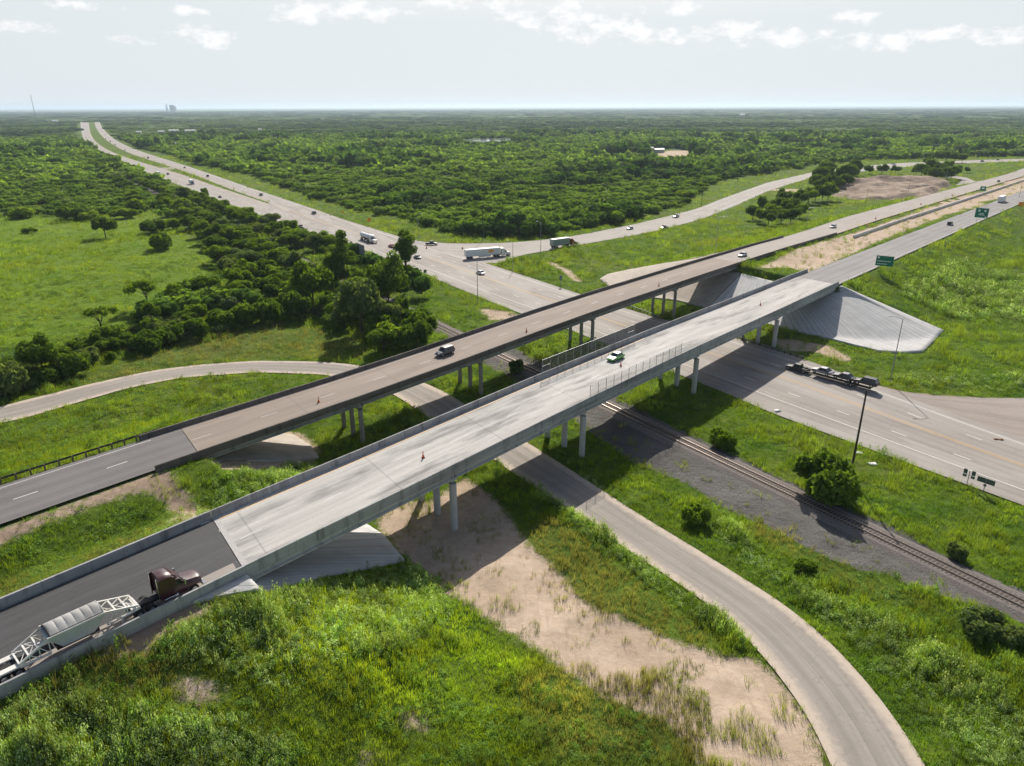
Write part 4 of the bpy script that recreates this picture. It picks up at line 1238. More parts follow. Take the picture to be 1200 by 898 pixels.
def lorry(label, loc, rz, paint, body, length=16.0, tmat=None, group=None, sleeper=True, name=None, roofz=3.7):
    root = empty(name or 'semi_truck', loc, rz, label, 'truck', group)
    tractor(root, paint, sleeper, roofz)
    x0, x1 = -5.3, -5.3 - length
    if body == 'box':
        tb = MB().box(x1, x0, -1.29, 1.29, 1.15, 3.95).build('trailer_box', tmat or M_BOX, root)
        MB().box(x1 + 0.02, x0 - 0.02, -1.25, 1.25, 3.952, 3.99).build('trailer_roof', M_BOXW, tb)
        MB().box(x1 - 0.03, x1, -1.2, 1.2, 1.2, 3.85).build('rear_doors', M_BOX, tb)
        for s in (-1, 1):
            MB().box(x1 + 5.5, x0 - 4.2, s * 1.25 - 0.02, s * 1.25 + 0.02, 0.55, 1.1).build('side_skirt', tmat or M_BOX, root)
        MB().box(x1 + 0.2, x0 - 0.2, -0.5, 0.5, 0.95, 1.15).build('chassis_rail', M_BLACK, root)
    elif body == 'container':
        MB().box(x1, x0, -1.22, 1.22, 1.3, 4.1).build('container', tmat or M_BOXG, root)
        MB().box(x1, x0, -1.2, 1.2, 4.101, 4.13).build('container_roof', M_BOXW, root)
        MB().box(x1, x0, -0.5, 0.5, 0.95, 1.28).build('chassis_rail', M_BLACK, root)
    elif body == 'tank':
        st = [[(x, 1.2 * k * math.cos(a), 2.45 + 1.15 * k * math.sin(a)) for a in np.arange(20) * 0.31416] for x, k in ((x0, 0.7), (x0 - 0.25, 0.95), (x0 - 0.6, 1), (x1 + 0.6, 1), (x1 + 0.25, 0.95), (x1, 0.7))]
        MB().loft(st).build('tank', M_BOX, root, smooth=True)
        MB().box(x1 + 0.3, x0 - 0.4, -0.55, 0.55, 0.95, 1.35).build('chassis_rail', M_BLACK, root)
    for s in (-1, 1):
        MB().beam((x0 - 2.6, s * 0.8, 1.15), (x0 - 2.6, s * 0.8, 0.12), 0.12).build('landing_leg', M_BLACK, root)
    rear_axles(root, (x1 + 1.3, x1 + 2.6))
    return root
def bottom_dump(loc, rz):
    root = empty('bottom_dump_truck', loc, rz, 'maroon semi tractor pulling a tarped bottom dump trailer on the black asphalt', 'truck')
    tractor(root, 'maroon', True, 3.62, wind='body')
    fx0, hx0, hx1, rx = -7.1, -10.15, -15.2, -18.6
    # hopper: steep sides down to a discharge gate
    def hr(x, yt, zt, yb, zb): return [(x, -yt, zt), (x, yt, zt), (x, yb, zb), (x, -yb, zb)]
    MB().loft([hr(hx0, 1.25, 2.75, 1.2, 2.45), hr(hx0 - 1.1, 1.27, 2.75, 0.85, 0.85), hr(hx1 + 1.1, 1.27, 2.75, 0.85, 0.85), hr(hx1, 1.25, 2.75, 1.2, 2.45)]).build('hopper', M_HOP, root)
    for s in (-1, 1):
        MB().beam((hx0 + 0.05, s * 1.27, 2.72), (hx1 - 0.05, s * 1.27, 2.72), 0.12, 0.16).build('hopper_rim', M_LATT, root)
    # tarpaulin bulging over six bows
    rows = []
    n = 61
    for k in range(n):
        u = k / (n - 1)
        x = hx0 - 0.1 - u * (hx0 - hx1 - 0.35)
        b = abs(math.sin(u * 6 * math.pi)) ** 0.6
        zt = 0.42 + 0.11 * b
        rows.append([(x, y, 2.82 + zt * math.cos(y / 1.2 * 1.45)) for y in np.linspace(-1.2, 1.2, 13)])
    MB().loft(rows, close=False, cap=False).build('tarpaulin', M_TARP, root, smooth=True, fix=False)
    for x in (hx0 - 0.06, hx1 + 0.2):
        MB().loft([[(x + dx, 1.24 * math.cos(a), 2.75 + 0.5 * math.sin(a)) for a in np.linspace(0, math.pi, 12)] for dx in (-0.03, 0.03)]).build('end_board', M_BLACK if x < -12 else M_HOP, root)
    # lattice gooseneck in front and lattice tail behind
    def lattice(name, xa, za, xb, zb, n, zlow_a, zlow_b):
        b = MB()
        for s in (-1, 1):
            yA = 1.15
            b.beam((xa, s * yA, za), (xb, s * yA, zb), 0.16, 0.2)
            b.beam((xa, s * yA, zlow_a), (xb, s * yA, zlow_b), 0.14, 0.2)
            for k in range(n + 1):
                u = k / n
                x = xa + (xb - xa) * u
                zt, zl = za + (zb - za) * u, zlow_a + (zlow_b - zlow_a) * u
                if zt - zl > 0.25:
                    b.beam((x, s * yA, zt), (x, s * yA, zl), 0.09)
                if k < n:
                    u2 = (k + 1) / n
                    b.beam((x, s * yA, zt), (xa + (xb - xa) * u2, s * yA, zlow_a + (zlow_b - zlow_a) * u2), 0.08)
        for k in range(n + 1):
            u = k / n
            x, zt = xa + (xb - xa) * u, za + (zb - za) * u
            b.beam((x, -1.15, zt), (x, 1.15, zt), 0.16, 0.12)
            if k < n:
                u2 = (k + 1) / n
                x2, zt2 = xa + (xb - xa) * u2, za + (zb - za) * u2
                b.beam((x, -1.15, zt), (x2, 0.0, zt2), 0.07)
                b.beam((x, 1.15, zt), (x2, 0.0, zt2), 0.07)
        return b.build(name, M_LATT, root)
    lattice('gooseneck', fx0, 1.72, hx0 + 0.02, 2.62, 3, 1.3, 1.15)
    lattice('tail_frame', rx + 0.8, 1.35, hx1 - 0.02, 2.6, 3, 1.05, 1.0)
    MB().box(fx0 - 0.6, fx0 + 0.25, -1.1, 1.1, 1.18, 1.45).build('kingpin_plate', M_LATT, root)
    dk = MB().box(rx - 0.9, rx + 0.85, 0.55, 1.2, 1.05, 1.22).build('mudguard', M_LATT, root)
    MB().box(rx - 0.9, rx + 0.85, -1.2, -0.55, 1.05, 1.22).build('mudguard', M_LATT, root)
    MB().box(rx - 0.9, rx - 0.75, -1.15, 1.15, 0.8, 1.2).build('rear_crossbar', M_LATT, root)
    MB().box(rx - 0.8, hx1 + 0.4, -0.45, 0.45, 0.85, 1.04).build('chassis_rail', M_BLACK, root)
    MB().box(hx1 + 0.6, hx0 - 0.6, -0.6, 0.6, 0.55, 0.9).build('discharge_gate', M_BLACK, root)
    for s in (-1, 1):
        MB().beam((hx0 + 1.5, s * 0.85, 1.2), (hx0 + 1.5, s * 0.85, 0.12), 0.13).build('landing_leg', M_LATT, root)
    rear_axles(root, (rx + 0.6, rx - 0.6))
    return root
def on_road(px, py_, zfun):
    z = 8.0
    for _ in range(30):
        q = un(px, py_, z)
        z = float(zfun((q - BO) @ BD))
    q = un(px, py_, z)
    return (float(q[0]), float(q[1]), z)
G_ = 0.08                                  # top of the ground-level road sheets
def heading(a, b):
    p, q = un(*a), un(*b)
    return math.atan2(q[1] - p[1], q[0] - p[0])
bottom_dump(SV(-69.7, -1.15, float(zn(-72)) + 0.01), BROT)
car('car', 'green and white car crossing the near bridge beside its mesh fence', SV(23, -8.9, float(zn(23)) + 0.01), BROT + math.pi, 'sedan', 'green', 'white', 'white')
car('suv', 'dark blue-grey SUV on the tan bridge', SV(3.9, -40.6, float(zf(4)) + 0.01), BROT + math.pi, 'suv', 'bluegrey', 'grey')
q = on_road(870, 300.5, zf)
car('car', 'silver car on the tan bridge near its far end', q, BROT + math.pi, 'sedan', 'silver')
q = on_road(976, 267, zf)
car('car', 'silver hatchback driving on the road beyond the tan bridge barrier', q, BROT + math.pi, 'wagon', 'silver')
q = on_road(1113, 264, zn)
car('suv', 'black SUV driving away on the grey road between the two green signs', q, BROT, 'suv', 'black')
q = on_road(1170, 213.5, zf)
car('car', 'small dark car far up the tan road at the right edge', q, BROT + math.pi, 'sedan', 'black')
# white box lorry
def box_truck(label, loc, rz, cabpaint, L_=7.5, group=None, top=3.7):
    root = empty('box_truck', loc, rz, label, 'truck', group)
    MB().box(-L_ - 2, -2.1, -1.25, 1.25, 0.95, top).build('cargo_box', M_BOX, root)
    MB().box(-L_ - 1.95, -2.15, -1.22, 1.22, top + 0.002, top + 0.03).build('box_roof', M_BOXW, root)
    MB().loft([ring(x, [(1.0, 0.5), (1.08, 0.9), (1.05, z - 0.3), (0.85, z)]) for x, z in ((0, 1.3), (-0.15, 1.45), (-0.9, 1.6), (-1.25, 2.3), (-2.05, 2.4))]).build('cab', PAINT[cabpaint], root, smooth=True)
    MB().add([(-0.9, -0.85, 1.64), (-0.9, 0.85, 1.64), (-1.23, 0.8, 2.26), (-1.23, -0.8, 2.26)], [(0, 1, 2, 3)]).build('windshield', M_GLASS, root, fix=False)
    MB().box(-L_ - 1.8, -0.4, -0.45, 0.45, 0.6, 0.93).build('frame', M_BLACK, root)
    for s in (-1, 1):
        wheel(root, -0.95, s * 0.95, 0.45, 0.28)
        wheel(root, -L_ + 0.2, s * 0.9, 0.45, 0.5)
        MB().box(-L_ - 2.02, -L_ - 1.98, s * 1.0 - 0.12, s * 1.0 + 0.12, 0.98, 1.12).build('tail_light', M_TAIL, root)
    return root
q = on_road(1176, 236, zn)
box_truck('white box truck driving away behind the big green sign', q, BROT, 'white', 12.0, top=4.0)
# trucks at the junction
p0, p1 = un(541, 305), un(598, 300)
h_ = math.atan2(p1[1] - p0[1], p1[0] - p0[0])
lt = lorry('white semi with long white trailer turning onto the ramp at the junction', (float(p1[0]), float(p1[1]) + 0.9, G_), h_, 'white', 'box', 15.3)
MB().box(-10.6, -8.2, -1.325, -1.3, 2.3, 3.3).build('logo_panel', M_GOLD, lt)
p0, p1 = un(637, 293.5), un(676, 288)
h_ = math.atan2(p1[1] - p0[1], p1[0] - p0[0])
lc = lorry('semi with dark red cab and pale grey container on the ramp', (float(p1[0]), float(p1[1]) + 1.2, G_), h_, 'darkred', 'container', 9.6, sleeper=True)
MB().box(-3.3, -2.7, -1.235, -1.2, 1.2, 2.1).build('yellow_door_panel', plain('yellow_panel', (0.8, 0.5, 0.04), 0.5), lc)
p0, p1 = un(416, 277.5), un(440, 286)
h_ = math.atan2(p1[1] - p0[1], p1[0] - p0[0])
lorry('white tanker semi coming towards the junction beside the dark trees', (float(p1[0]), float(p1[1]), G_), h_, 'white', 'tank', 10.5)
hr = lambda nm, i: math.atan2(*(lambda a: (a[1], a[0]))(ROADS[nm][0][i + 1] - ROADS[nm][0][i]))
def gcar(px, py_, label, kind, paint, toward, detail=False, group=None, name='car', **k):
    """a car on level ground, nose towards the survey point given"""
    p = un(px, py_)
    return car(name, label, (float(p[0]), float(p[1]), G_), heading((px, py_), toward), kind, paint, group=group, detail=detail, **k)
gcar(506, 287.3, 'black pickup leaving the junction below the scrub', 'pickup', 'black', (560, 287.2), True, name='pickup')
gcar(563, 321.5, 'white car on the highway behind the thin light pole', 'sedan', 'white', (520, 305), True)
gcar(459, 290, 'red car half hidden behind the tall dark trees', 'sedan', 'red', (430, 280), True)
gcar(489, 303, 'dark green car peeping out right of the tall loose tree', 'sedan', 'grey', (460, 292), False)
gcar(738, 269, 'silver car on the ramp leading a black truck', 'sedan', 'silver', (700, 276), True)
gcar(778, 268.5, 'black pickup truck in the nearer lane of the ramp', 'pickup', 'black', (740, 276), True, name='pickup')
gcar(792, 255, 'dark pickup with pale roof farthest up the ramp bend', 'pickup', 'grey', (760, 263), True, name='pickup', roof='silver')
gcar(353, 267, 'dark car on the highway shoulder side below its neighbour', 'sedan', 'black', (370, 274))
gcar(368, 251, 'black SUV alone in the middle of the highway before the junction', 'suv', 'black', (340, 240), name='suv')
gcar(306, 229.5, 'grey SUV where the grass median ends', 'suv', 'grey', (280, 218), name='suv')
gcar(258, 232, 'dark car on the lower carriageway beside the lone dark tree', 'sedan', 'black', (290, 244))
gcar(243.5, 207.5, 'brownish van on the upper carriageway above the white truck', 'van', 'tan', (215, 196), name='van')
gcar(216.5, 197.2, 'dark car on the upper carriageway just past the crossover', 'sedan', 'black', (190, 188))
gcar(197, 205, 'black SUV following the pale truck on the lower carriageway', 'suv', 'black', (220, 215), name='suv')
gcar(173.5, 186, 'dark lorry-like van on the upper carriageway by the median bush', 'van', 'black', (150, 179), name='van')
gcar(146.5, 176.6, 'dark car on the upper carriageway in the first bend', 'sedan', 'black', (135, 171))
gcar(135, 170.2, 'white van farther round the bend of the upper carriageway', 'van', 'white', (128, 165), name='van')
gcar(129.5, 166.5, 'dark truck-sized van where the far carriageway straightens', 'van', 'black', (124, 161), name='van')
for i, (a, b) in enumerate([(124, 163), (123.5, 158.5), (119.5, 155), (117, 152.5), (114.5, 149)]):
    gcar(a, b, 'tiny dark car in the distant stream on the right carriageway', 'sedan', ('black', 'grey', 'white')[i % 3], (a - 1, b - 2), group='distant stream of cars')
gcar(100.5, 161.5, 'tiny dark car alone on the distant left carriageway', 'sedan', 'black', (101, 163))
p = un(224, 216.5)
box_truck('white lorry with blue cab on the lower carriageway beside the median', (float(p[0]) + 3, float(p[1]) - 3, G_), heading((215, 212), (250, 224)), 'blue', 7.5)
p = un(187, 206.5)
box_truck('pale truck half hidden by trees on the lower carriageway', (float(p[0]), float(p[1]), G_), heading((182, 203), (215, 215)), 'silver', 7.0)
gcar(1047, 193.3, 'white pickup far along the ramp behind the row of small trees', 'pickup', 'white', (1100, 190), name='pickup')
gcar(1169, 188, 'dark car at the far right end of the ramp', 'sedan', 'black', (1200, 187))
gcar(1151, 190, 'small dark pickup on the far ramp right of the tree row', 'pickup', 'black', (1180, 188.5), name='pickup')
# pickup and long wedge trailer carrying cars
p0, p1 = un(1013, 458), un(921, 433)
h_ = math.atan2(p1[1] - p0[1], p1[0] - p0[0])
u_ = np.array([math.cos(h_), math.sin(h_)])
pk = np.array(p1) - u_ * 2.9 + np.array([0.4, 0.9])
car('pickup', 'black pickup pulling the trailer of cars out of the bridge shadow', (*map(float, pk), G_), h_, 'pickup', 'black')
tr0 = pk - u_ * 2.6
trl = empty('car_trailer', (*map(float, tr0), G_), h_, 'long black open trailer loaded with three cars behind a pickup', 'trailer')
for s in (-1, 1):
    MB().beam((0.6, s * 1.15, 0.85), (-15.2, s * 1.15, 0.85), 0.16, 0.26).build('side_rail', M_BLACK, trl)
    MB().box(-14.9, -1.6, s * 0.75 - 0.3, s * 0.75 + 0.3, 0.9, 0.98).build('runway', M_BLACK, trl)
MB().loft([[(x, -0.18, z - .12), (x, 0.18, z - .12), (x, 0.18, z + .12), (x, -0.18, z + .12)] for x, z in ((1.6, 1.2), (0.4, 1.35), (-0.4, 0.9))]).build('gooseneck', M_BLACK, trl)
for x in (-1.6, -4.5, -8, -11, -15):
    MB().beam((x, -1.2, 0.84), (x, 1.2, 0.84), 0.14).build('crossbeam', M_BLACK, trl)
for x in (-9.6, -10.7):
    for s in (-1, 1):
        wheel(trl, x, s * 1.05, 0.4, 0.26)
for i, (dx, kd, pt, top_, lb) in enumerate(((-3.4, 'sedan', 'grey', 'silver', 'grey car with roof and hood lightened for sun glint riding first on the black trailer'), (-8.5, 'sedan', 'black', 'grey', 'dark car with roof and hood lightened for sun glint riding in the middle of the black trailer'), (-13.6, 'suv', 'black', None, 'black SUV riding last on the black trailer'))):  # paler roofs and hoods carry the sun's glint in their colour
    q = tr0 + u_ * dx
    o = car('car' if kd == 'sedan' else 'suv', lb, (float(q[0]), float(q[1]), G_ + 0.98), h_, kd, pt, top_, top_)
    o.scale = (1.08, 1.08, 1.12)

# ------------------------------------------------------------------ poles, lamps, signs, cones
M_POLE = plain('galvanised_pole', (0.3, 0.31, 0.32), 0.45, 0.7)
M_TIMBER = plain('dark_timber_pole', (0.055, 0.043, 0.035), 0.9, var=0.3)
def light_pole(px, py_, hpx, label, az_=0.0, arm=2.6, group=None, loc=None):
    q = hit(px, py_) if loc is None else loc
    m = (q[1] * math.cos(PITCH) + (H0 - q[2]) * math.sin(PITCH)) / 833.0
    hgt = hpx * m / math.cos(math.atan2(H0 - q[2], q[1]))
    hgt = max(8, min(hgt, 17))
    root = empty('light_pole', tuple(map(float, q)), az_, label, 'street lamp', group)
    MB().tube((0, 0, -0.4), (0, 0, hgt), 0.13, 0.075, 10).build('pole', M_POLE, root, smooth=True)
    MB().tube((0, 0, 0), (0, 0, 0.5), 0.24, 0.2, 10).build('base', M_POLE, root)
    a = MB().tube((0, 0, hgt - 0.1), (arm * 0.5, 0, hgt + 0.35), 0.055, n=8).tube((arm * 0.5, 0, hgt + 0.35), (arm, 0, hgt + 0.45), 0.05, n=8).build('arm', M_POLE, root)
    MB().loft([[(x, -w_, hgt + 0.4), (x, w_, hgt + 0.4), (x, w_ * .7, hgt + z), (x, -w_ * .7, hgt + z)] for x, w_, z in ((arm - 0.1, 0.08, 0.5), (arm + 0.1, 0.16, 0.56), (arm + 0.6, 0.13, 0.5))]).build('lamp_head', M_POLE, a)
    return root
light_pole(1043, 448.5, 72, 'tall light pole in the grass beside the concrete slope at right', math.pi * 0.95)
light_pole(560, 356, 50, 'thin light pole at the highway edge left of the tan bridge', 0.4)
light_pole(601, 318, 33, 'light pole on the tip of the grassy island by the junction', 2.5)
light_pole(633.5, 303, 40, 'light pole beside the semi with the grey container', 2.2)
light_pole(838, 298, 42, 'light pole behind the tan bridge parapet by the grassy slope', -0.6)
light_pole(944, 269, 24, 'light pole on the grass beyond the tan bridge barrier', -0.7)
light_pole(491, 282, 30, 'light pole at the scrub edge left of the junction', -0.7)
light_pole(1014, 243, 22, 'light pole at the foot of the earth mound', -0.7)
light_pole(1063, 231, 20, 'light pole right of the earth mound beside the tan road', -0.7)
light_pole(1107, 216, 18, 'light pole in front of the dark clump behind the mound', -0.7)
light_pole(1152, 213, 16, 'light pole at the mouth of the slip road', -0.7)
light_pole(1200 - 6, 232, 18, 'light pole by the orange sign at the right edge', 2.4)
def utility_pole(px, py_, hpx, label, cross=True, q=None, group=None):
    q = hit(px, py_)
    m = (q[1] * math.cos(PITCH) + (H0 - q[2]) * math.sin(PITCH)) / 833.0
    hgt = hpx * m / math.cos(math.atan2(H0 - q[2], q[1]))
    root = empty('utility_pole', tuple(map(float, q)), 0.5, label, 'pole', group)
    MB().tube((0, 0, -0.5), (0, 0, hgt), 0.2 if hpx > 60 else 0.16, 0.14 if hpx > 60 else .11, 10).build('pole', M_TIMBER, root, smooth=True)
    if cross:
        MB().beam((-1.2, 0, hgt - 0.6), (1.2, 0, hgt - 0.6), 0.12).build('crossarm', M_TIMBER, root)
    return root
utility_pole(996.5, 558, 95, 'bare dark timber pole standing by the big shrub at the rails', False)
utility_pole(566, 281, 38, 'timber pole against the scrub behind the junction')
utility_pole(822, 241, 27, 'timber pole at the scrub edge beside the ramp bend')
utility_pole(864, 213, 12, 'small timber pole farther along the ramp bend')
utility_pole(732.5, 184, 22, 'timber pole in the scrub near the ranch clearing')
def sign(name, label, px, py_, w_, h_, lift, mat, rz, posts=2, cat='sign', text=None, loc=None):
    q = hit(px, py_) if loc is None else loc
    root = empty(name, tuple(map(float, q)), rz, label, cat)
    MB().box(-w_ / 2, w_ / 2, -0.03, 0.03, lift, lift + h_).build('sign_panel', mat, root)
    xs = [0] if posts == 1 else [-w_ * 0.28, w_ * 0.28]
    for x in xs:
        MB().box(x - 0.07, x + 0.07, 0.03, 0.16, -0.4, lift + h_ * 0.9).build('sign_post', M_POLE, root)
    return root
M_SGREEN = plain('green_sign_sheeting', (0.0, 0.17, 0.10), 0.45, var=0.05)
M_SIGNW = plain('white_sign_lettering', (0.75, 0.8, 0.78), 0.5)
M_SBACK = plain('sign_back', (0.10, 0.14, 0.12), 0.6)
M_SORANGE = plain('orange_sign_sheeting', (0.85, 0.28, 0.02), 0.5)
M_SYELLOW = plain('yellow_sign_sheeting', (0.85, 0.55, 0.02), 0.5)
def lettering(root, rows, y=-0.036):
    for x0, x1, z0, z1 in rows:
        MB().box(x0, x1, y, y + 0.005, z0, z1).build('lettering', M_SIGNW, root)
gs = sign('road_sign', 'large green sign on two posts beside the grey road, nearest to the bridge', 1034, 321, 5.2, 3.3, 2.6, M_SGREEN, BROT - math.pi / 2 + 0.2)
lettering(gs, [(-2.2, -1.6, 5.0, 5.6)] + [(-2.1 + k * 0.5, -1.75 + k * 0.5, 4.0, 4.3) for k in range(8)] + [(-2.1 + k * 0.5, -1.75 + k * 0.5, 3.1, 3.4) for k in range(6)])
gs = sign('road_sign', 'square green sign with two white shields in front of the box truck', 1148, 261, 5.6, 4.6, 2.4, M_SGREEN, BROT - math.pi / 2)
lettering(gs, [(-1.7, -0.8, 5.3, 6.2), (0.9, 1.8, 5.3, 6.2), (-0.9, 0.9, 4.3, 4.6), (-1.3, 1.3, 3.6, 3.95), (1.4, 2.5, 2.6, 2.95)])
q = on_road(1151, 226, lambda s: zf(s))
gs = sign('road_sign', 'small green sign standing in the median at right', 0, 0, 3.4, 3.0, 1.2, M_SGREEN, BROT - math.pi / 2, loc=q)
lettering(gs, [(-0.8, 0.8, 2.4, 3.4)])
sign('road_sign', 'orange work sign at the right edge of the grey road', 1195, 246, 2.4, 2.4, 2.0, M_SORANGE, BROT - math.pi / 2, 1)
def diamond(label, px, py_, s, lift, mat, rz):
    q = hit(px, py_)
    root = empty('road_sign', tuple(map(float, q)), rz, label, 'sign')
    r = s * 0.7071
    MB().prism([(0, lift), (r, lift + r), (0, lift + 2 * r), (-r, lift + r)], -0.03, 0.03).build('sign_panel', mat, root)
    MB().box(-0.05, 0.05, 0.03, 0.13, -0.3, lift + r * 1.8).build('sign_post', M_POLE, root)
diamond('yellow diamond sign on the grass verge before the junction', 402, 254, 1.6, 1.6, M_SYELLOW, 0.3)
diamond('orange diamond work sign on the grass verge by the tanker', 433, 264.5, 1.8, 1.8, M_SORANGE, 0.3)
def sign_backs():
    rz = heading((1100, 540), (1190, 570))
    q = hit(1133, 567.5)
    r = empty('road_sign', tuple(map(float, q)), rz, 'twin narrow route signs on one post seen from behind beside the highway', 'sign')
    MB().box(-0.05, 0.05, -0.05, 0.05, -0.3, 2.5).build('sign_post', M_POLE, r)
    MB().box(-0.9, 0.9, -0.03, 0.03, 1.7, 1.76).build('crossbar', M_POLE, r)
    for x in (-0.62, 0.62):
        for z in (1.55, 2.12, 2.5):
            MB().box(x - 0.29, x + 0.29, -0.08, -0.05, z - 0.17 - .1, z + 0.2).build('sign_panel', M_SBACK, r)
    q = hit(1152, 577.5)
    r = empty('road_sign', tuple(map(float, q)), rz, 'wide dark sign seen from behind on one post beside the highway', 'sign')
    MB().box(-0.05, 0.05, -0.05, 0.05, -0.3, 2.6).build('sign_post', M_POLE, r)
    MB().box(-1.3, 1.3, -0.03, 0.0, 1.75, 2.65).build('sign_panel', M_SBACK, r)
    MB().box(-0.22, 0.22, -0.09, -0.06, 1.2, 1.6).build('marker_plate', M_SBACK, r)
sign_backs()
def small_sign(label, px, py_, w_, h_, lift, mat, rz=0.0):
    sign('road_sign', label, px, py_, w_, h_, lift, mat, rz, 1)
small_sign('small sign at the highway edge below the tall loose tree', 498.5, 326, 1.2, 1.2, 2.0, M_SBACK, 0.5)
small_sign('blue-grey sign post beside the earthen track on the grassy island', 657, 336, 1.0, 1.6, 2.4, plain('bluegrey_plate', (0.12, 0.2, 0.24)), 0.4)
small_sign('thin marker sign by the highway left of the dark trees', 385.5, 281.5, 0.7, 1.2, 1.6, M_SBACK, 0.5)
# the large grey panel by the highway, seen from behind among the trees
q = hit(424, 306)
pn = empty('billboard', tuple(map(float, q)), heading((400, 290), (440, 305)), 'grey panelled billboard back rising among the dark trees by the highway', 'billboard')
MB().box(-3.2, 3.6, -0.06, 0.06, 2.6, 7.0).build('panel', weathered('grey_panel_sheet', (0.3, 0.32, 0.33), (0.4, 0.42, 0.43), 1.0), pn)
for x in (-3.2, -1.4, 0.4, 2.2, 3.6):
    MB().box(x - 0.1, x + 0.1, -0.3, -0.07, -0.5, 7.1).build('panel_post', M_POLE, pn)
# cones and drums
M_CONE = plain('orange_cone_plastic', (0.75, 0.13, 0.02), 0.5)
M_CBASE = plain('black_cone_base', (0.03, 0.03, 0.03), 0.7)
M_BAND = plain('white_reflective_band', (0.8, 0.8, 0.78), 0.4)
def cone(label, loc, h=0.95, group=None):
    r = empty('traffic_cone', loc, 0.3, label, 'cone', group)
    b = MB().tube((0, 0, 0.05), (0, 0, h), 0.19, 0.04, 14).build('cone_body', M_CONE, r, smooth=True)
    MB().tube((0, 0, h * 0.52), (0, 0, h * 0.7), 0.122, 0.092, 14, False).build('reflective_band', M_BAND, b)
    MB().box(-0.24, 0.24, -0.24, 0.24, 0, 0.06).build('cone_base', M_CBASE, r)
def drum(label, loc, group=None):
    r = empty('traffic_drum', loc, 0, label, 'drum', group)
    b = MB()
    b.loft([[(rr * math.cos(a), rr * math.sin(a), z) for a in np.arange(14) * 0.4488] for z, rr in ((0.08, 0.3), (0.35, 0.29), (0.36, 0.27), (0.65, 0.26), (0.66, 0.25), (1.0, 0.23))]).build('drum_body', M_CONE, r, smooth=True)
    for z in (0.45, 0.75):
        MB().tube((0, 0, z), (0, 0, z + 0.13), 0.285 - z * 0.03, 0.28 - z * 0.03, 14, False).build('reflective_band', M_BAND, r)
    MB().tube((0, 0, 0), (0, 0, 0.08), 0.42, 0.4, 14).build('drum_base', M_CBASE, r)
for px, py_, f, lb in ((496, 536.5, zn, 'red cone alone on the near bridge above its first pier'), (727.5, 429, zn, 'cone on the near bridge beside the green car'), (891, 358, zn, 'cone on the near bridge towards its far end'),
                       (373.5, 471.5, zf, 'cone on the tan bridge, leftmost one'), (617, 389, zf, 'cone in the middle of the tan bridge'), (772, 335.5, zf, 'cone on the tan bridge, rightmost one')):
    x, y, z = on_road(px, py_, f)
    cone(lb, (x, y, z + 0.008), 1.1)
for i, (px, py_) in enumerate([(1017, 265), (1044, 255), (1075, 246), (1100, 239.5), (1122, 231)]):
    x, y, z = on_road(px, py_, zf)
    drum('orange drum in the line along the sandy median side of the tan road', (x, y, z + 0.01), 'drums along the median')
for i, (px, py_) in enumerate([(1026, 257), (1079, 240), (1116, 229.5), (1155, 221), (1165, 218), (1180, 213)]):
    x, y, z = on_road(px, py_, zf)
    drum('orange drum standing out in the lane of the tan road', (x, y, z + 0.01), 'drums in the tan road lane')
for i, (px, py_, lb) in enumerate([(479, 297, 'small drum in the junction right of the tall loose tree'), (500, 291.5, 'small drum by the black pickup at the junction'), (542, 292, 'orange drum behind the white semi at the junction')]):
    q = un(px, py_)
    drum(lb, (float(q[0]), float(q[1]), G_))
# scraps lying about
def litter(label, px, py_, s, mat, name='litter', z=None):
    q = hit(px, py_) if z is None else np.array([*un(px, py_, z), z])
    rs_ = np.random.RandomState(int(px))
    b = MB()
    v, f = cube_sphere(2)
    v = v * (0.7 + 0.5 * rs_.rand(len(v), 1)) * np.array([s, s * 0.6, s * 0.3])
    b.add(v, f)
    o = b.build(name, mat)
    o.location = (float(q[0]), float(q[1]), float(q[2]) + s * 0.15)
    tag(o, label, 'litter')
def cube_sphere(n):
    vs, fs = [], []
    for ax in range(3):
        for sg in (-1, 1):
            o = len(vs)
            for i in range(n + 1):
                for j in range(n + 1):
                    a, b = math.tan((i / n - .5) * math.pi / 2), math.tan((j / n - .5) * math.pi / 2)
                    p = [0, 0, 0]
                    p[ax] = sg
                    p[(ax + 1) % 3] = a * sg
                    p[(ax + 2) % 3] = b
                    vs.append(p)
            for i in range(n):
                for j in range(n):
                    k = o + i * (n + 1) + j
                    fs.append((k, k + n + 1, k + n + 2, k + 1))
    vs = np.array(vs, float)
    return vs / np.linalg.norm(vs, axis=1)[:, None], np.array(fs)
M_RAG = plain('white_plastic_scrap', (0.7, 0.7, 0.7), 0.6)
litter('white plastic scrap on the verge right of the tall utility pole', 1006, 532, 0.9, M_RAG)
litter('white scrap on the verge farther right of the tall utility pole', 1022, 545, 1.1, M_RAG)
litter('pale scrap on the highway edge near the bridge shadow', 911, 482, 0.8, M_RAG, z=0.08)
M_BRN = plain('brown_debris', (0.2, 0.09, 0.03), 0.8)
litter('brown scrap lying on the highway, left one of the pair', 1167, 515, 0.5, M_BRN, 'debris', 0.08)
litter('brown scrap lying on the highway, right one of the pair', 1173, 515.5, 0.5, M_BRN, 'debris', 0.08)

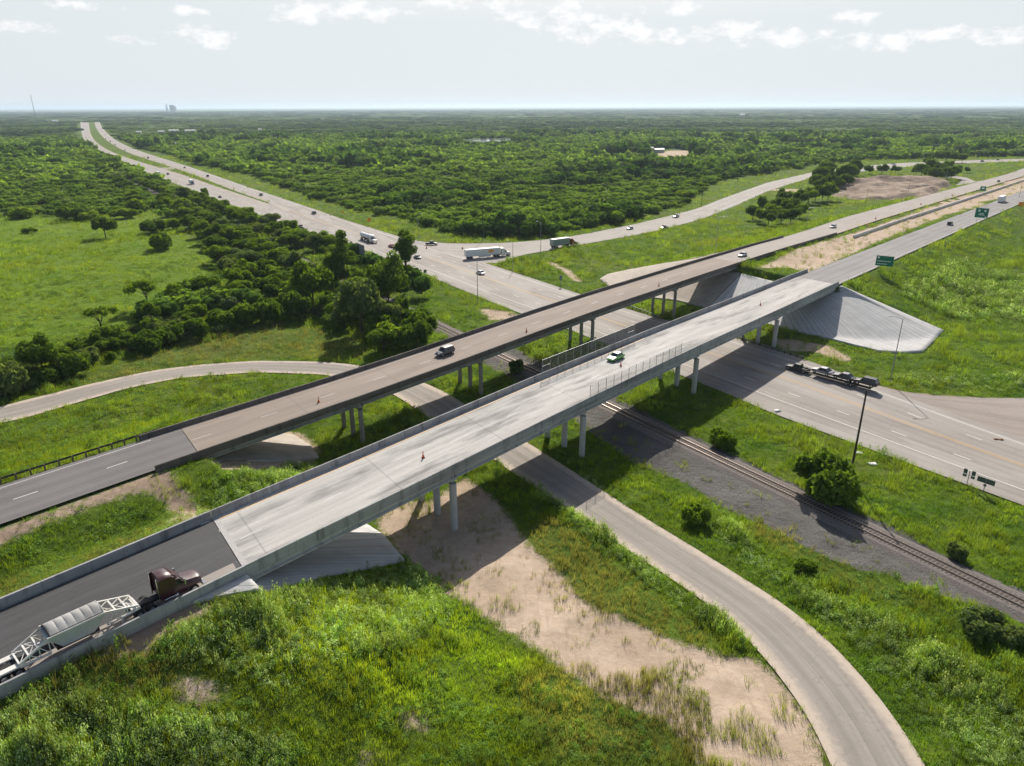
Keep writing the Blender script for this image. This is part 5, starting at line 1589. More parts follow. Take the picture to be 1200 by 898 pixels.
# ------------------------------------------------------------------ far things
M_FARW = plain('pale_metal_roof', (0.75, 0.75, 0.74), 0.5)
M_FARWALL = plain('shed_wall', (0.5, 0.48, 0.45), 0.8)
def shed(label, px, py_, L_, W_, h, rz=0.0, roof=M_FARW):
    q = un(px, py_)
    r = empty('shed', (float(q[0]), float(q[1]), 0), rz, label, 'building')
    MB().box(-L_ / 2, L_ / 2, -W_ / 2, W_ / 2, -0.5, h).build('wall', M_FARWALL, r)
    n = W_ / 2 + 0.4
    rf = MB().add([(-L_ / 2 - .4, -n, h - 0.1), (L_ / 2 + .4, -n, h - 0.1), (L_ / 2 + .4, 0, h + W_ * 0.16), (-L_ / 2 - .4, 0, h + W_ * 0.16), (-L_ / 2 - .4, n, h - 0.1), (L_ / 2 + .4, n, h - 0.1)],
                  [(0, 1, 2, 3), (3, 2, 5, 4), (0, 3, 4), (1, 5, 2), (0, 4, 5, 1)])
    rf.build('roof', roof, r)
for px, py_, L_, W_, h, lb in ((204, 155.5, 22, 12, 5.5, 'long white roofed shed beyond the far highway, left of the pair'), (223.5, 155.5, 25, 12, 5.5, 'long white roofed shed beyond the far highway, right of the pair'),
                               (203.5, 171, 8, 6, 4.5, 'small white shed in the woods below the long sheds'), (189, 156.5, 14, 9, 5, 'dull roofed shed left of the long white pair'), (163, 157, 12, 9, 5, 'white roofed house by the far highway'),
                               (65, 144, 20, 14, 9, 'white roofed building far off at the left'), (772, 179, 13, 8, 4.5, 'small ranch house in the sandy clearing'), (760, 176.5, 12, 7, 4, 'pale outbuilding behind the ranch house'),
                               (819, 180.5, 12, 7, 4.5, 'pale shed among trees right of the clearing'), (876, 183, 12, 8, 5, 'white roofed shed near the second clearing'), (869.5, 137.3, 26, 20, 14, 'white building far out in the woods at the centre right'),
                               (305, 154, 9, 7, 5.5, 'white roofed house in the woods right of the long sheds')):
    shed(lb, px, py_, L_, W_, h, 0.1)
# pond
pm_ = MT('pond_water')
pb_ = pm_.n('ShaderNodeBsdfPrincipled')
pb_.inputs['Base Color'].default_value = (0.2, 0.22, 0.22, 1)
pb_.inputs['Roughness'].default_value = 0.08
pm_.l(pb_.outputs[0], pm_.out.inputs['Surface'])
POND = poly([(543, 164.5), (560, 163.2), (585, 162.5), (602, 162.8), (604, 164.8), (590, 166.3), (560, 166)])
MB().add([(float(a), float(b), 0.3) for a, b in resample(np.r_[POND, POND[:1]], 60, 2)[:-1]], [tuple(range(59))]).build('pond', pm_.m)['kind'] = 'structure'
# lattice mast, guyed
q = un(43, 143)
mast = empty('radio_mast', (float(q[0]), float(q[1]), 0), 0, 'thin lattice radio mast on the horizon at the left', 'mast')
mh = 60 + (131 - 117.5) / 833 * float(q[1]) * 1.0
b = MB()
for a in range(3):
    ca, sa = math.cos(a * 2.094), math.sin(a * 2.094)
    b.beam((1.5 * ca, 1.5 * sa, 0), (1.1 * ca, 1.1 * sa, mh), 0.45)
for k in range(16):
    z0, z1 = mh * k / 16, mh * (k + 1) / 16
    for a in range(3):
        c1, c2 = a * 2.094, (a + 1) * 2.094
        b.beam((1.4 * math.cos(c1), 1.4 * math.sin(c1), z0), (1.4 * math.cos(c2), 1.4 * math.sin(c2), z1), 0.2)
b.build('mast_frame', plain('mast_steel', (0.2, 0.19, 0.19), 0.6), mast)
# power station on the horizon
q = un(203, 131.5)
D = float(np.hypot(*q))
k = D / 833 * 0.98
ps = empty('power_station', (float(q[0]), float(q[1]), 0), 0, 'distant grey power station with tall stacks on the horizon', 'power station')
M_PST = plain('power_station_cladding', (0.25, 0.27, 0.3), 0.8)
zt = 60 + 2.6 * k
MB().box(-2.2 * k, 1.2 * k, -2 * k, 2 * k, 0, zt).build('boiler_house', M_PST, ps)
MB().box(0.5 * k, 2.8 * k, -2 * k, 2 * k, 0, zt - 1.2 * k).build('turbine_hall', M_PST, ps)
MB().tube((-5.5 * k, 0, 0), (-5.5 * k, 0, zt + 1.4 * k), 0.55 * k, 0.35 * k, 14).build('stack', M_PST, ps)
MB().tube((-6.6 * k, 0, 0), (-6.6 * k, 0, zt - 0.4 * k), 0.45 * k, 0.3 * k, 14).build('stack', M_PST, ps)
print('mast', mh, 'station', zt, D)
TOPZ = max(zt + 1.6 * k, mh) + 15

# ------------------------------------------------------------------ vegetation
def foliage_mat(name, c_dark, c_light, trans=0.4, var=0.25, use_col=False, tcol=(1.25, 1.2, 0.45)):
    t = MT(name)
    oi = t.n('ShaderNodeObjectInfo')
    tint = t.attr('tint').outputs['Fac']
    if use_col:
        base = t.attr('col').outputs['Color']
    else:
        f = t.math('ADD', t.math('MULTIPLY', oi.outputs['Random'], 0.5), t.math('MULTIPLY', tint, 0.5), True)
        base = t.mix(f, c_dark, c_light)
    hs = t.n('ShaderNodeHueSaturation')
    t.l(base, hs.inputs['Color'])
    t.l(t.rng(tint, 0, 1, 1 - var, 1 + var), hs.inputs['Value'])
    d = t.n('ShaderNodeBsdfDiffuse')
    t.l(hs.outputs[0], d.inputs['Color'])
    tr = t.n('ShaderNodeBsdfTranslucent')
    t.l(t.mix(1.0, hs.outputs[0], tcol, 'MULTIPLY'), tr.inputs['Color'])
    mx = t.n('ShaderNodeMixShader')
    mx.inputs[0].default_value = trans
    t.l(d.outputs[0], mx.inputs[1])
    t.l(tr.outputs[0], mx.inputs[2])
    t.l(mx.outputs[0], t.out.inputs['Surface'])
    return t.m
M_LEAF = foliage_mat('tree_leaves', (0.075, 0.15, 0.022), (0.23, 0.335, 0.04), 0.5)
M_LEAFD = foliage_mat('dark_tree_leaves', (0.055, 0.115, 0.022), (0.145, 0.23, 0.034), 0.48)
M_LEAFG = foliage_mat('greyish_tree_leaves', (0.095, 0.145, 0.055), (0.17, 0.235, 0.085), 0.45)
M_BARK = plain('tree_bark', (0.10, 0.08, 0.062), 0.95, var=0.3)
M_WOODS = foliage_mat('woodland_leaves', None, None, 0.45, 0.3, True)
M_GRASS = foliage_mat('grass_blades', None, None, 0.5, 0.2, True, (1.3, 1.25, 0.5))
CS2, CS3 = cube_sphere(2), cube_sphere(3)
def blob(seed, nl, leaf, lobes, rad, hull=0.8, hq=2, flat=1.0, low=-0.35, rnd=0.6):
    """crown: leaf faces over several lobes round a few darker inner masses; lobes = list of (centre, radius)"""
    rs = np.random.RandomState(seed)
    cen = np.array([l[0] for l in lobes], float)
    r = np.array([l[1] for l in lobes], float)
    pr = r ** 2 / (r ** 2).sum()
    P_, N_ = [], []
    tries = 0
    while len(P_) < nl and tries < nl * 12:
        tries += 1
        k = rs.choice(len(r), p=pr)
        d = rs.normal(size=3)
        d /= np.linalg.norm(d)
        if d[2] < low and rs.rand() < 0.75:
            continue
        q = cen[k] + d * r[k] * np.array([1, 1, flat]) * (0.82 + 0.3 * rs.rand())
        if any(np.linalg.norm((q - cen[m]) / np.array([1, 1, flat])) < 0.72 * r[m] for m in range(len(r)) if m != k):
            continue
        if q[2] < 0.02:
            continue
        P_.append(q)
        N_.append(d)
    P_, N_ = np.array(P_), np.array(N_)
    n = len(P_)
    nn = N_ + rs.normal(size=(n, 3)) * rnd
    nn /= np.linalg.norm(nn, axis=1)[:, None]
    a = np.cross(nn, rs.normal(size=(n, 3)))
    a /= np.linalg.norm(a, axis=1)[:, None]
    b = np.cross(nn, a)
    sz = leaf * (0.55 + 0.9 * rs.rand(n, 1))
    bend = nn * sz * 0.25
    V = np.stack([P_ - a * sz - bend, P_ - b * sz * .6, P_ + a * sz - bend, P_ + b * sz * .6], 1).reshape(-1, 3)
    F = np.arange(4 * n).reshape(-1, 4)
    T = np.repeat(0.25 + 0.75 * rs.rand(n), 4)
    if hull:
        cv, cf = (CS2, CS3)[hq - 2]
        for c_, rr in zip(cen, r):
            o = len(V)
            j = 1 + (rs.rand(len(cv), 1) - .5) * 0.22
            hv = c_ + cv * rr * hull * np.array([1, 1, flat]) * j
            hv[:, 2] = np.maximum(hv[:, 2], 0.0)
            V = np.r_[V, hv]
            F = np.r_[F, cf + o]
            T = np.r_[T, np.full(len(cv), 0.3)]
    return V, F, T
def rand_lobes(rs, n, rx, rz, zc, r0, r1, up=0.0):
    out = []
    for k in range(n):
        a = rs.rand() * 6.283
        d = math.sqrt(rs.rand()) * rx
        r = r0 + (r1 - r0) * rs.rand()
        z = zc + (rs.rand() - .5) * 2 * rz * (1 - 0.6 * d / max(rx, 1e-6)) + up * (1 - d / max(rx, 1e-6))
        out.append(((d * math.cos(a), d * math.sin(a), max(z, r * 0.45)), r))
    return out
def limbs(rs, h, lobes, r):
    b = MB()
    top = (0.0, 0.0, h * 0.55)
    b.tube((0, 0, -0.5), (r * 0.3, 0, h * 0.28), r, r * 0.75, 8)
    b.tube((r * 0.3, 0, h * 0.28), top, r * 0.75, r * 0.5, 8)
    for c_, rr in lobes:
        s = h * (0.25 + 0.3 * rs.rand())
        m = (c_[0] * .45, c_[1] * .45, s + (c_[2] - s) * .6)
        b.tube((0, 0, s), m, r * 0.42, r * 0.28, 6)
        b.tube(m, c_, r * 0.28, r * 0.1, 6)
    return b
def tree_proto(name, seed, kind, mat):
    """unit-sized things: 1 m wide times scale; made at real size for one typical specimen"""
    rs = np.random.RandomState(seed)
    if kind == 'shrub':        # dense mound of thicket, about 5 m wide and 3.6 m tall
        lb = rand_lobes(rs, 14, 2.0, 0.8, 1.5, 0.55, 1.2)
        cr = blob(seed, 1700, 0.23, lb, 0, 0.72, 3, 0.95, -0.7)
        h, r = 2.4, 0.1
    elif kind == 'round':      # leafy tree, about 8 m wide and 8 m tall
        lb = rand_lobes(rs, 18, 3.1, 2.1, 4.5, 0.8, 1.7, 0.9)
        cr = blob(seed, 2600, 0.28, lb, 0, 0.7, 3, 0.9, -0.7)
        h, r = 7, 0.2
    elif kind == 'umbrella':   # flat-topped thorn tree with open underside
        lb = rand_lobes(rs, 12, 3.3, 0.35, 4.0, 0.7, 1.15, 0.7)
        cr = blob(seed, 1700, 0.2, lb, 0, 0.6, 2, 0.62, -0.5)
        h, r = 5, 0.17
    elif kind == 'tall':       # loose tall tree with gaps
        lb = []
        for k in range(15):
            z = 3.4 + 8.3 * rs.rand()
            a = rs.rand() * 6.283
            d = (2.6 - 0.11 * z) * math.sqrt(rs.rand())
            lb.append(((d * math.cos(a), d * math.sin(a), z), 0.75 + 0.55 * rs.rand()))
        cr = blob(seed, 2300, 0.24, lb, 0, 0.66, 2, 0.8, -0.8)
        h, r = 13, 0.25
    root = empty(name)
    tk = limbs(rs, h, lb[:7], r).build('trunk', M_BARK, root)
    V, F, T = cr
    c = np_mesh('crown', V, F, mat, {'tint': T})
    c.parent = root
    return root
PROTO = {}
def tree(kind, mat, x, y, size, rz, label, group=None, name=None, sz=None, variant=0, cat=None, ground=True):
    """size = crown width in metres"""
    nm = name or {'shrub': 'shrub', 'round': 'leafy_tree', 'umbrella': 'thorn_tree', 'tall': 'tall_tree'}[kind]
    key = (kind, mat.name, variant, nm)
    base = {'shrub': 5.2, 'round': 8.4, 'umbrella': 7.6, 'tall': 5.6}[kind]
    z = float(H(np.array([x]), np.array([y]))[0])
    s = size / base
    sc = (s, s * (0.9 + 0.2 * ((variant * 7 + int(x * 10)) % 10) / 10), sz if sz else s)
    if key not in PROTO:
        o = PROTO[key] = tree_proto(nm, 11 + 17 * variant + len(kind), kind, mat)
        KIDS[o.name] = [(c, []) for c in kids(o)]
        o.location, o.rotation_euler, o.scale = (x, y, z - 0.1), (0, 0, rz), sc
        tag(o, label, cat, group)
    else:
        o = dup(PROTO[key], (x, y, z - 0.1), rz, label, group, sc)
        if group is None and 'group' in o: del o['group']
    o['category'] = cat or ('shrub' if kind == 'shrub' else 'tree')
    return o
rnd = random.Random(5)
def at_px(x, y): 
    q = hit(x, y)
    return float(q[0]), float(q[1])
def depth_px(x, y):
    """metres per survey pixel at a ground point"""
    q = hit(x, y)
    return (q[1] * math.cos(PITCH) + H0 * math.sin(PITCH)) / 833.0
def ptree(kind, mat, px, py_, wpx, hpx, label, group=None, variant=0, cat=None):
    x, y = at_px(px, py_)
    m = depth_px(px, py_)
    full = {'shrub': 3.3, 'round': 7.6, 'umbrella': 5.2, 'tall': 12.6}[kind]
    return tree(kind, mat, x, y, wpx * m, rnd.random() * 6.28, label, group, sz=hpx * m * 1.06 / full, variant=variant, cat=cat)

# trees and shrubs that stand out, one by one
for args in (
    ('shrub', M_LEAFD, 966, 580, 84, 62, 'big dense shrub at the foot of the tall utility pole by the rails', None, 0),
    ('shrub', M_LEAF, 848, 525, 36, 24, 'bright green bush between the rails and the highway near the bridge', None, 1),
    ('shrub', M_LEAF, 814, 612, 30, 26, 'bright bush on the grass strip between gravel lane and grey ballast', None, 2),
    ('shrub', M_LEAF, 943, 668, 26, 14, 'small vivid green bush at the edge of the grey ballast', None, 3),
    ('shrub', M_LEAFG, 1122, 655, 24, 22, 'lone rounded bush beside the track in the right-hand grass', None, 1),
    ('shrub', M_LEAFG, 1150, 742, 50, 30, 'greyish bush below the railway near the right edge', None, 2),
    ('shrub', M_LEAFG, 1188, 755, 34, 26, 'greyish bush in the corner where the track leaves the picture', None, 3),
    ('shrub', M_LEAFD, 603, 436, 20, 17, 'dark bush beside the track between the two bridges', None, 1),
    ('round', M_LEAFD, 124, 279, 30, 26, 'solitary tree in the open field, leftmost one casting a shadow', None, 0),
    ('shrub', M_LEAF, 191, 292, 32, 23, 'rounded bush alone in the field close to the tree belt', None, 0),
    ('shrub', M_LEAFD, 180, 273, 26, 17, 'low dark bush at the top edge of the field beside its neighbour', None, 2),
    ('shrub', M_LEAF, 203, 269, 20, 14, 'small bush touching the belt at the upper field corner', None, 3),
    ('shrub', M_LEAFD, 35, 273, 17, 7, 'tiny low bush far out in the left of the field', None, 3),
    ('shrub', M_LEAF, 27, 255, 30, 14, 'round bush on the upper field edge, leftmost of its row', None, 1),
    ('shrub', M_LEAFD, 88, 257, 36, 18, 'dark bush on the upper field edge left of the solitary tree', None, 2),
    ('shrub', M_LEAF, 107, 258, 26, 13, 'small light bush on the upper field edge above the solitary tree', None, 0),
    ('shrub', M_LEAF, 146, 256, 28, 13, 'flat round bush on the upper field edge right of the solitary tree', None, 3),
    ('shrub', M_LEAF, 160, 249, 26, 18, 'bigger bush on the upper field edge next to the belt', None, 1),
    ('round', M_LEAFD, 240, 238, 14, 17, 'small dark tree between the tree belt and the far highway', None, 1),
    ('tall', M_LEAFD, 405, 345, 32, 70, 'tall dark tree left of the grey panel by the highway', None, 0),
    ('tall', M_LEAFD, 477, 342, 34, 68, 'tall loose tree with sky-lit gaps leaning over the highway edge', None, 1),
    ('round', M_LEAFD, 456, 366, 52, 66, 'dark dense tree below the tall loose tree at the belt end', None, 2),
    ('round', M_LEAFG, 424, 392, 62, 66, 'large grey-green tree at the end of the belt above the grass', None, 3),
    ('round', M_LEAFD, 391, 348, 30, 52, 'dark tree in shadow below the grey panel', None, 1),
    ('round', M_LEAF, 368, 358, 52, 50, 'broad yellow-green tree rising in the middle of the belt', None, 2),
    ('shrub', M_LEAFD, 350, 372, 44, 38, 'rounded dark bush in front of the broad yellow-green tree', None, 0),
    ('round', M_LEAFD, 497, 402, 34, 40, 'leafy tree beside the track by the tan bridge parapet', None, 0),
    ('shrub', M_LEAF, 466, 410, 44, 36, 'bright leafy bush against the tan bridge by the grass', None, 1),
    ('round', M_LEAFD, 473, 388, 26, 40, 'narrow tree behind the bright bush near the tan bridge', None, 3),
    ('shrub', M_LEAFD, 316, 378, 34, 32, 'dark bush on the lower belt edge above the gravel lane bend', None, 2),
    ('shrub', M_LEAFD, 288, 382, 30, 30, 'bush with sunlit crown on the lower belt edge', None, 3),
    ('shrub', M_LEAFD, 265, 386, 34, 26, 'low dark bush left along the lower belt edge', None, 1),
    ('umbrella', M_LEAF, 174, 362, 42, 32, 'flat-topped thorn tree alone at the field side of the belt', None, 0),
    ('umbrella', M_LEAF, 207, 360, 26, 26, 'smaller flat-topped thorn tree right beside the big one', None, 1),
    ('umbrella', M_LEAFD, 244, 356, 36, 32, 'dark flat-topped thorn tree by the belt middle', None, 2),
    ('umbrella', M_LEAF, 120, 392, 40, 32, 'wide thorn tree above the bush row at left', None, 2),
    ('umbrella', M_LEAFD, 181, 390, 30, 34, 'thorn tree with dark trunk in the middle of the bush row', None, 1),
    ('shrub', M_LEAFD, 126, 406, 36, 28, 'dark bush under the wide thorn tree at left', None, 0),
    ('shrub', M_LEAFD, 172, 413, 38, 26, 'bush on the lower row beside the dry grass bank', None, 1),
    ('shrub', M_LEAFD, 197, 403, 30, 24, 'round bush right of its twin in the lower row', None, 2),
    ('shrub', M_LEAFD, 231, 396, 30, 26, 'dark round bush ending the lower row on the right', None, 3),
    ('round', M_LEAFD, 52, 443, 42, 50, 'dark leafy tree second from the left edge above the gravel lane', None, 2),
    ('shrub', M_LEAFD, 86, 440, 46, 34, 'tangled dark bush right of the leafy tree above the gravel lane', None, 0),
    ('shrub', M_LEAFG, 15, 462, 48, 46, 'greyish bush at the left edge above the gravel lane', None, 1),
    ('shrub', M_LEAF, 42, 450, 22, 18, 'small bright bush between the left edge bush and the leafy tree', None, 3),
    ('shrub', M_LEAFG, 105, 425, 24, 20, 'pale bush behind the tangled one above the gravel lane', None, 2),
    ('shrub', M_LEAFD, 130, 422, 16, 12, 'small separate bush at the end of the left thicket', None, 1),
): ptree(*args)
used = [at_px(a, b) for a, b in ((966, 580), (405, 345))]
# the dense belt between field, railway and highway
belt = poly([(190, 243), (208, 262), (240, 287), (256, 312), (240, 332), (262, 352), (300, 366), (345, 368), (395, 378), (440, 390), (470, 372), (478, 338), (425, 312), (385, 290), (330, 270), (300, 260), (250, 243), (215, 228)])
bx0, by0 = belt.min(0)
bx1, by1 = belt.max(0)
pts_ = []
while len(pts_) < 150:
    x, y = rnd.uniform(bx0, bx1), rnd.uniform(by0, by1)
    if not pip(np.array([x]), np.array([y]), belt)[0]: continue
    if layer('bed', np.array([x]), np.array([y]))[0] > 0: continue
    if layer('road', np.array([x]), np.array([y]))[0] > 0: continue
    if any((x - a) ** 2 + (y - b) ** 2 < 3.6 ** 2 for a, b in pts_): continue
    pts_.append((x, y))
for i, (x, y) in enumerate(pts_):
    k = rnd.random()
    mt_ = rnd.choice([M_LEAF, M_LEAF, M_LEAFD, M_LEAFD, M_LEAFG])
    if k < 0.5:
        tree('round', mt_, x, y, rnd.uniform(8.5, 13), rnd.random() * 6.28, 'leafy green tree packed into the dense belt beside the field', 'trees packed in the belt', sz=rnd.uniform(0.8, 1.3), variant=rnd.randrange(4))
    else:
        tree('shrub', mt_, x, y, rnd.uniform(5.5, 9), rnd.random() * 6.28, 'bushy green shrub packed into the dense belt beside the field', 'shrubs packed in the belt', sz=rnd.uniform(1.2, 1.9), variant=rnd.randrange(4))
for px_, py_ in [(415, 372), (436, 385), (447, 398), (404, 385), (484, 396), (459, 392), (470, 360), (443, 352), (388, 372), (430, 345), (489, 414), (450, 414)]:
    x, y = at_px(px_, py_)
    if layer('bed', np.array([x]), np.array([y]))[0] > 0: continue
    tree('round', rnd.choice([M_LEAFD, M_LEAF, M_LEAFG]), x, y, rnd.uniform(8, 12), rnd.random() * 6.28, 'tall leafy tree merging into the dark cluster just left of the tan bridge', 'cluster left of the tan bridge', sz=rnd.uniform(0.9, 1.4), variant=rnd.randrange(4))
left_row = poly([(-30, 480), (0, 470), (60, 448), (110, 430), (150, 413), (195, 404), (250, 391), (330, 374), (330, 352), (250, 366), (190, 380), (120, 398), (40, 425), (0, 440), (-30, 445)])
lx0, ly0 = left_row.min(0)
lx1, ly1 = left_row.max(0)
got = []
while len(got) < 62:
    x, y = rnd.uniform(lx0, lx1), rnd.uniform(ly0, ly1)
    if not pip(np.array([x]), np.array([y]), left_row)[0] or any((x - a) ** 2 + (y - b) ** 2 < 2.6 ** 2 for a, b in got): continue
    got.append((x, y))
    tree('shrub', rnd.choice([M_LEAF, M_LEAFD, M_LEAFD, M_LEAFG]), x, y, rnd.uniform(4.5, 7.5), rnd.random() * 6.28, 'bush merged into the low thicket above the gravel lane at left', 'bushes of the left thicket', sz=rnd.uniform(0.8, 1.6), variant=rnd.randrange(4))
# trees beyond the belt, following the railway out
line = poly([(182, 240), (165, 226), (150, 214), (135, 203), (120, 192), (108, 183), (98, 178)])
line = resample(line, 34)
for i, p in enumerate(line):
    for side in (-1, 1):
        q = p + np.array([side * rnd.uniform(7, 13), rnd.uniform(-6, 6)])
        tree('round', rnd.choice([M_LEAF, M_LEAFD]), q[0], q[1], rnd.uniform(9, 13), rnd.random() * 6, 'tree in the long row that follows the railway away to the horizon', 'trees along the far railway', sz=rnd.uniform(0.8, 1.1), variant=rnd.randrange(4))
# clumps on the grassy island at the right
for i, (px_, py_) in enumerate([(882, 258), (890, 262), (893, 250), (900, 264), (905, 256), (910, 247), (915, 262), (921, 254), (926, 262), (929, 249), (937, 256), (918, 241), (938, 243), (947, 239), (955, 236), (963, 238), (970, 235)]):
    ptree('round', (M_LEAFD, M_LEAF)[i % 3 == 1], px_, py_, rnd.uniform(17, 23), rnd.uniform(16, 21), 'small round tree in the open grove on the grassy island', 'grove on the grassy island', rnd.randrange(4))
for i, (px_, py_) in enumerate([(955, 224), (963, 226), (972, 226), (980, 224), (988, 222), (960, 217), (970, 215), (980, 214), (990, 215), (997, 212), (968, 208), (1000, 206)]):
    ptree('round', M_LEAFD, px_, py_, rnd.uniform(19, 24), rnd.uniform(17, 21), 'dark tree in the tight clump left of the earth mound', 'clump left of the earth mound', rnd.randrange(4))
for i, (px_, py_) in enumerate([(1079, 208), (1087, 211), (1094, 213), (1102, 213), (1109, 213), (1114, 210), (1090, 203), (1100, 206), (1109, 205)]):
    ptree('round', M_LEAFD, px_, py_, rnd.uniform(16, 20), rnd.uniform(14, 18), 'dark tree in the clump behind the earth mound', 'clump behind the earth mound', rnd.randrange(4))
for i, (px_, py_, w_) in enumerate([(1018, 204.5, 13), (1033, 205, 15), (1049, 204, 12), (1073, 206, 13), (1088, 196, 14)]):
    ptree('round', M_LEAFD, px_, py_, w_, w_ * 0.8, 'small tree in the loose row between the far ramp and the earth mound', 'loose row by the far ramp', rnd.randrange(4))
for i, (px_, py_, w_) in enumerate([(1098, 190.5, 14), (1108, 191, 16), (1118, 191, 14), (1127, 191.5, 13)]):
    ptree('round', M_LEAFD, px_, py_, w_, w_ * 0.85, 'dark tree in the short row across the far ramp', 'short row across the far ramp', rnd.randrange(4))
ptree('round', M_LEAFD, 1133, 203, 9, 7, 'lone little tree in the grass beside the slip road', None, 1)
ptree('shrub', M_LEAFD, 1124, 198, 8, 5, 'low bush in the grass beside the slip road', None, 0)
# front rank of the scrub across the highway
edge = poly([(150, 166), (175, 176.5), (200, 181), (235, 193), (266, 198.5), (300, 206), (337, 221), (370, 231), (400, 240), (430, 247), (465, 252), (485, 260), (525, 270), (560, 277), (600, 275), (640, 273), (675, 267), (725, 258), (763, 249), (805, 238), (818, 222), (850, 209.5), (900, 201.5), (937, 196), (970, 190)])
edge = resample(edge, 75)
for i, p in enumerate(edge):
    x, y = p[0] + rnd.uniform(-2, 2), p[1] + rnd.uniform(2, 9)
    near = math.hypot(x, y) < 520
    tree('shrub', rnd.choice([M_LEAF, M_LEAF, M_LEAFD]), x, y, rnd.uniform(7, 10) * (1 if near else 1.6), rnd.random() * 6, 'bush in the front rank of scrub across the highway', 'front rank of the scrub', sz=rnd.uniform(1.1, 1.7), variant=rnd.randrange(4))

# --- the far woods, one mass
def instance_np(templates, pos, scl, rot, which, col, tintmul=1.0):
    VV, FF, TT, CC = [], [], [], []
    o = 0
    for k, (V, F, T) in enumerate(templates):
        sel = np.where(which == k)[0]
        if len(sel) == 0: continue
        c, s = np.cos(rot[sel]), np.sin(rot[sel])
        v = V[None] * scl[sel][:, None]
        x = v[..., 0] * c[:, None] - v[..., 1] * s[:, None]
        y = v[..., 0] * s[:, None] + v[..., 1] * c[:, None]
        w_ = np.stack([x, y, v[..., 2]], -1) + pos[sel][:, None]
        n = len(V)
        VV.append(w_.reshape(-1, 3).astype(np.float32))
        FF.append((F[None] + (o + np.arange(len(sel)) * n)[:, None, None]).reshape(-1, F.shape[1]))
        TT.append(np.tile(T, len(sel)))
        CC.append(np.repeat(col[sel], n, 0))
        o += len(sel) * n
    C4 = np.concatenate(CC)
    return np.concatenate(VV), np.concatenate(FF), np.concatenate(TT), np.c_[C4, np.ones(len(C4))]
rs = np.random.RandomState(3)
def fan(n, d0, d1, mode, half=0.82):
    a = (rs.rand(n) - .5) * 2 * half
    u = rs.rand(n)
    d = d0 * (d1 / d0) ** u if mode == 'log' else np.sqrt(d0 ** 2 + u * (d1 ** 2 - d0 ** 2))
    return d * np.sin(a), d * np.cos(a), d
t_near = [blob(100 + i, 120, 0.075, rand_lobes(np.random.RandomState(i), 6, 0.33, 0.1, 0.34, 0.16, 0.27), 0, 0.86, 2, 0.95, -0.5, 0.4) for i in range(6)]
t_mid = [blob(200 + i, 30, 0.12, rand_lobes(np.random.RandomState(20 + i), 3, 0.3, 0.08, 0.28, 0.22, 0.32), 0, 0.9, 2, 0.95, -0.2, 0.4) for i in range(6)]
def hull_only(seed, n, flat):
    r_ = np.random.RandomState(seed)
    V, F, T = np.zeros((0, 3)), np.zeros((0, 4), int), np.zeros(0)
    cv, cf = CS2
    for k in range(n):
        a, d = r_.rand() * 6.28, r_.rand() * 0.33
        rr = 0.16 + 0.16 * r_.rand()
        hv = np.array([math.cos(a) * d, math.sin(a) * d, 0.1]) + cv * rr * np.array([1, 1, flat]) * (1 + (r_.rand(len(cv), 1) - .5) * 0.4)
        F = np.r_[F, cf + len(V)]
        V = np.r_[V, hv]
        T = np.r_[T, r_.rand(len(cv))]
    return V, F, T
t_far = [hull_only(i, 3, 0.75) for i in range(5)]
t_vfar = [hull_only(50 + i, 2, 0.3) for i in range(5)]
parts_ = []
def woods(n, d0, d1, mode, templates, size, hscale, guard):
    x, y, d = fan(n, d0, d1, mode)
    inw = np.where(d < 3900, layer('wood', x, y), 1) > 0.5
    road = np.where(d < 3900, layer('road', x, y), 0) > 0
    for dx_, dy_ in ((guard, 0), (-guard, 0), (0, -guard), (0, guard)):
        road |= np.where(d < 3900, layer('road', x + dx_, y + dy_), 0) > 0
    road |= (layer('bed', x, y) > 0) | (layer('dirt', x, y) > 0.3)
    road |= pip(x, y, belt) | pip(x, y, PONDSIDE) | pip(x, y, CLEAR) | pip(x, y, CLEAR2)
    keep = inw & ~road
    x, y, d = x[keep], y[keep], d[keep]
    patch = vnoise(x, y, 60, 7) * 0.5 + vnoise(x, y, 210, 8) * 0.5
    patch2 = vnoise(x, y, 420, 9)
    # thin out the lighter openings
    thin = rs.rand(len(x)) < np.clip(1.5 - 1.4 * np.clip(patch2 - 0.35, 0, 1) * 1.6, 0.35, 1)
    x, y, d, patch, patch2 = x[thin], y[thin], d[thin], patch[thin], patch2[thin]
    tall = np.clip((patch - 0.52) * 6, 0, 1)
    s = size * (0.5 + 1.15 * rs.rand(len(x)) ** 1.6) * (1 + 0.45 * tall)
    scl = np.stack([s, s, s * hscale * (0.75 + 0.5 * rs.rand(len(x))) * (1 + 0.35 * tall)], -1)
    lo, hi = np.array([0.065, 0.135, 0.027]), np.array([0.26, 0.40, 0.06])
    f = np.clip(0.6 - 0.6 * tall + 0.5 * (patch2 - 0.5) + 0.75 * (rs.rand(len(x)) - .5), 0, 1)[:, None]
    col = lo * (1 - f) + hi * f
    if size > 20:
        col = col * 0.66                  # the far timber is a darker, closed canopy
    grey = (rs.rand(len(x)) < 0.08)[:, None]
    col = np.where(grey, col * 0.7 + np.array([0.05, 0.05, 0.04]), col)
    z = np.zeros(len(x))
    parts_.append(instance_np(templates, np.stack([x, y, z - 0.2], -1), scl, rs.rand(len(x)) * 6.28, rs.randint(0, len(templates), len(x)), col))
PONDSIDE = poly([(538, 165), (552, 162.6), (605, 161.8), (610, 164), (600, 170), (545, 171)])
CLEAR = poly([(752, 184), (760, 176), (790, 174.5), (815, 177), (808, 188), (772, 191)])
CLEAR2 = poly([(823, 181), (860, 178), (862, 184), (828, 185)])
woods(19000, 235, 760, 'log', t_near, 6.9, 0.72, 5)
woods(30000, 700, 1750, 'area', t_mid, 11.5, 0.75, 9)
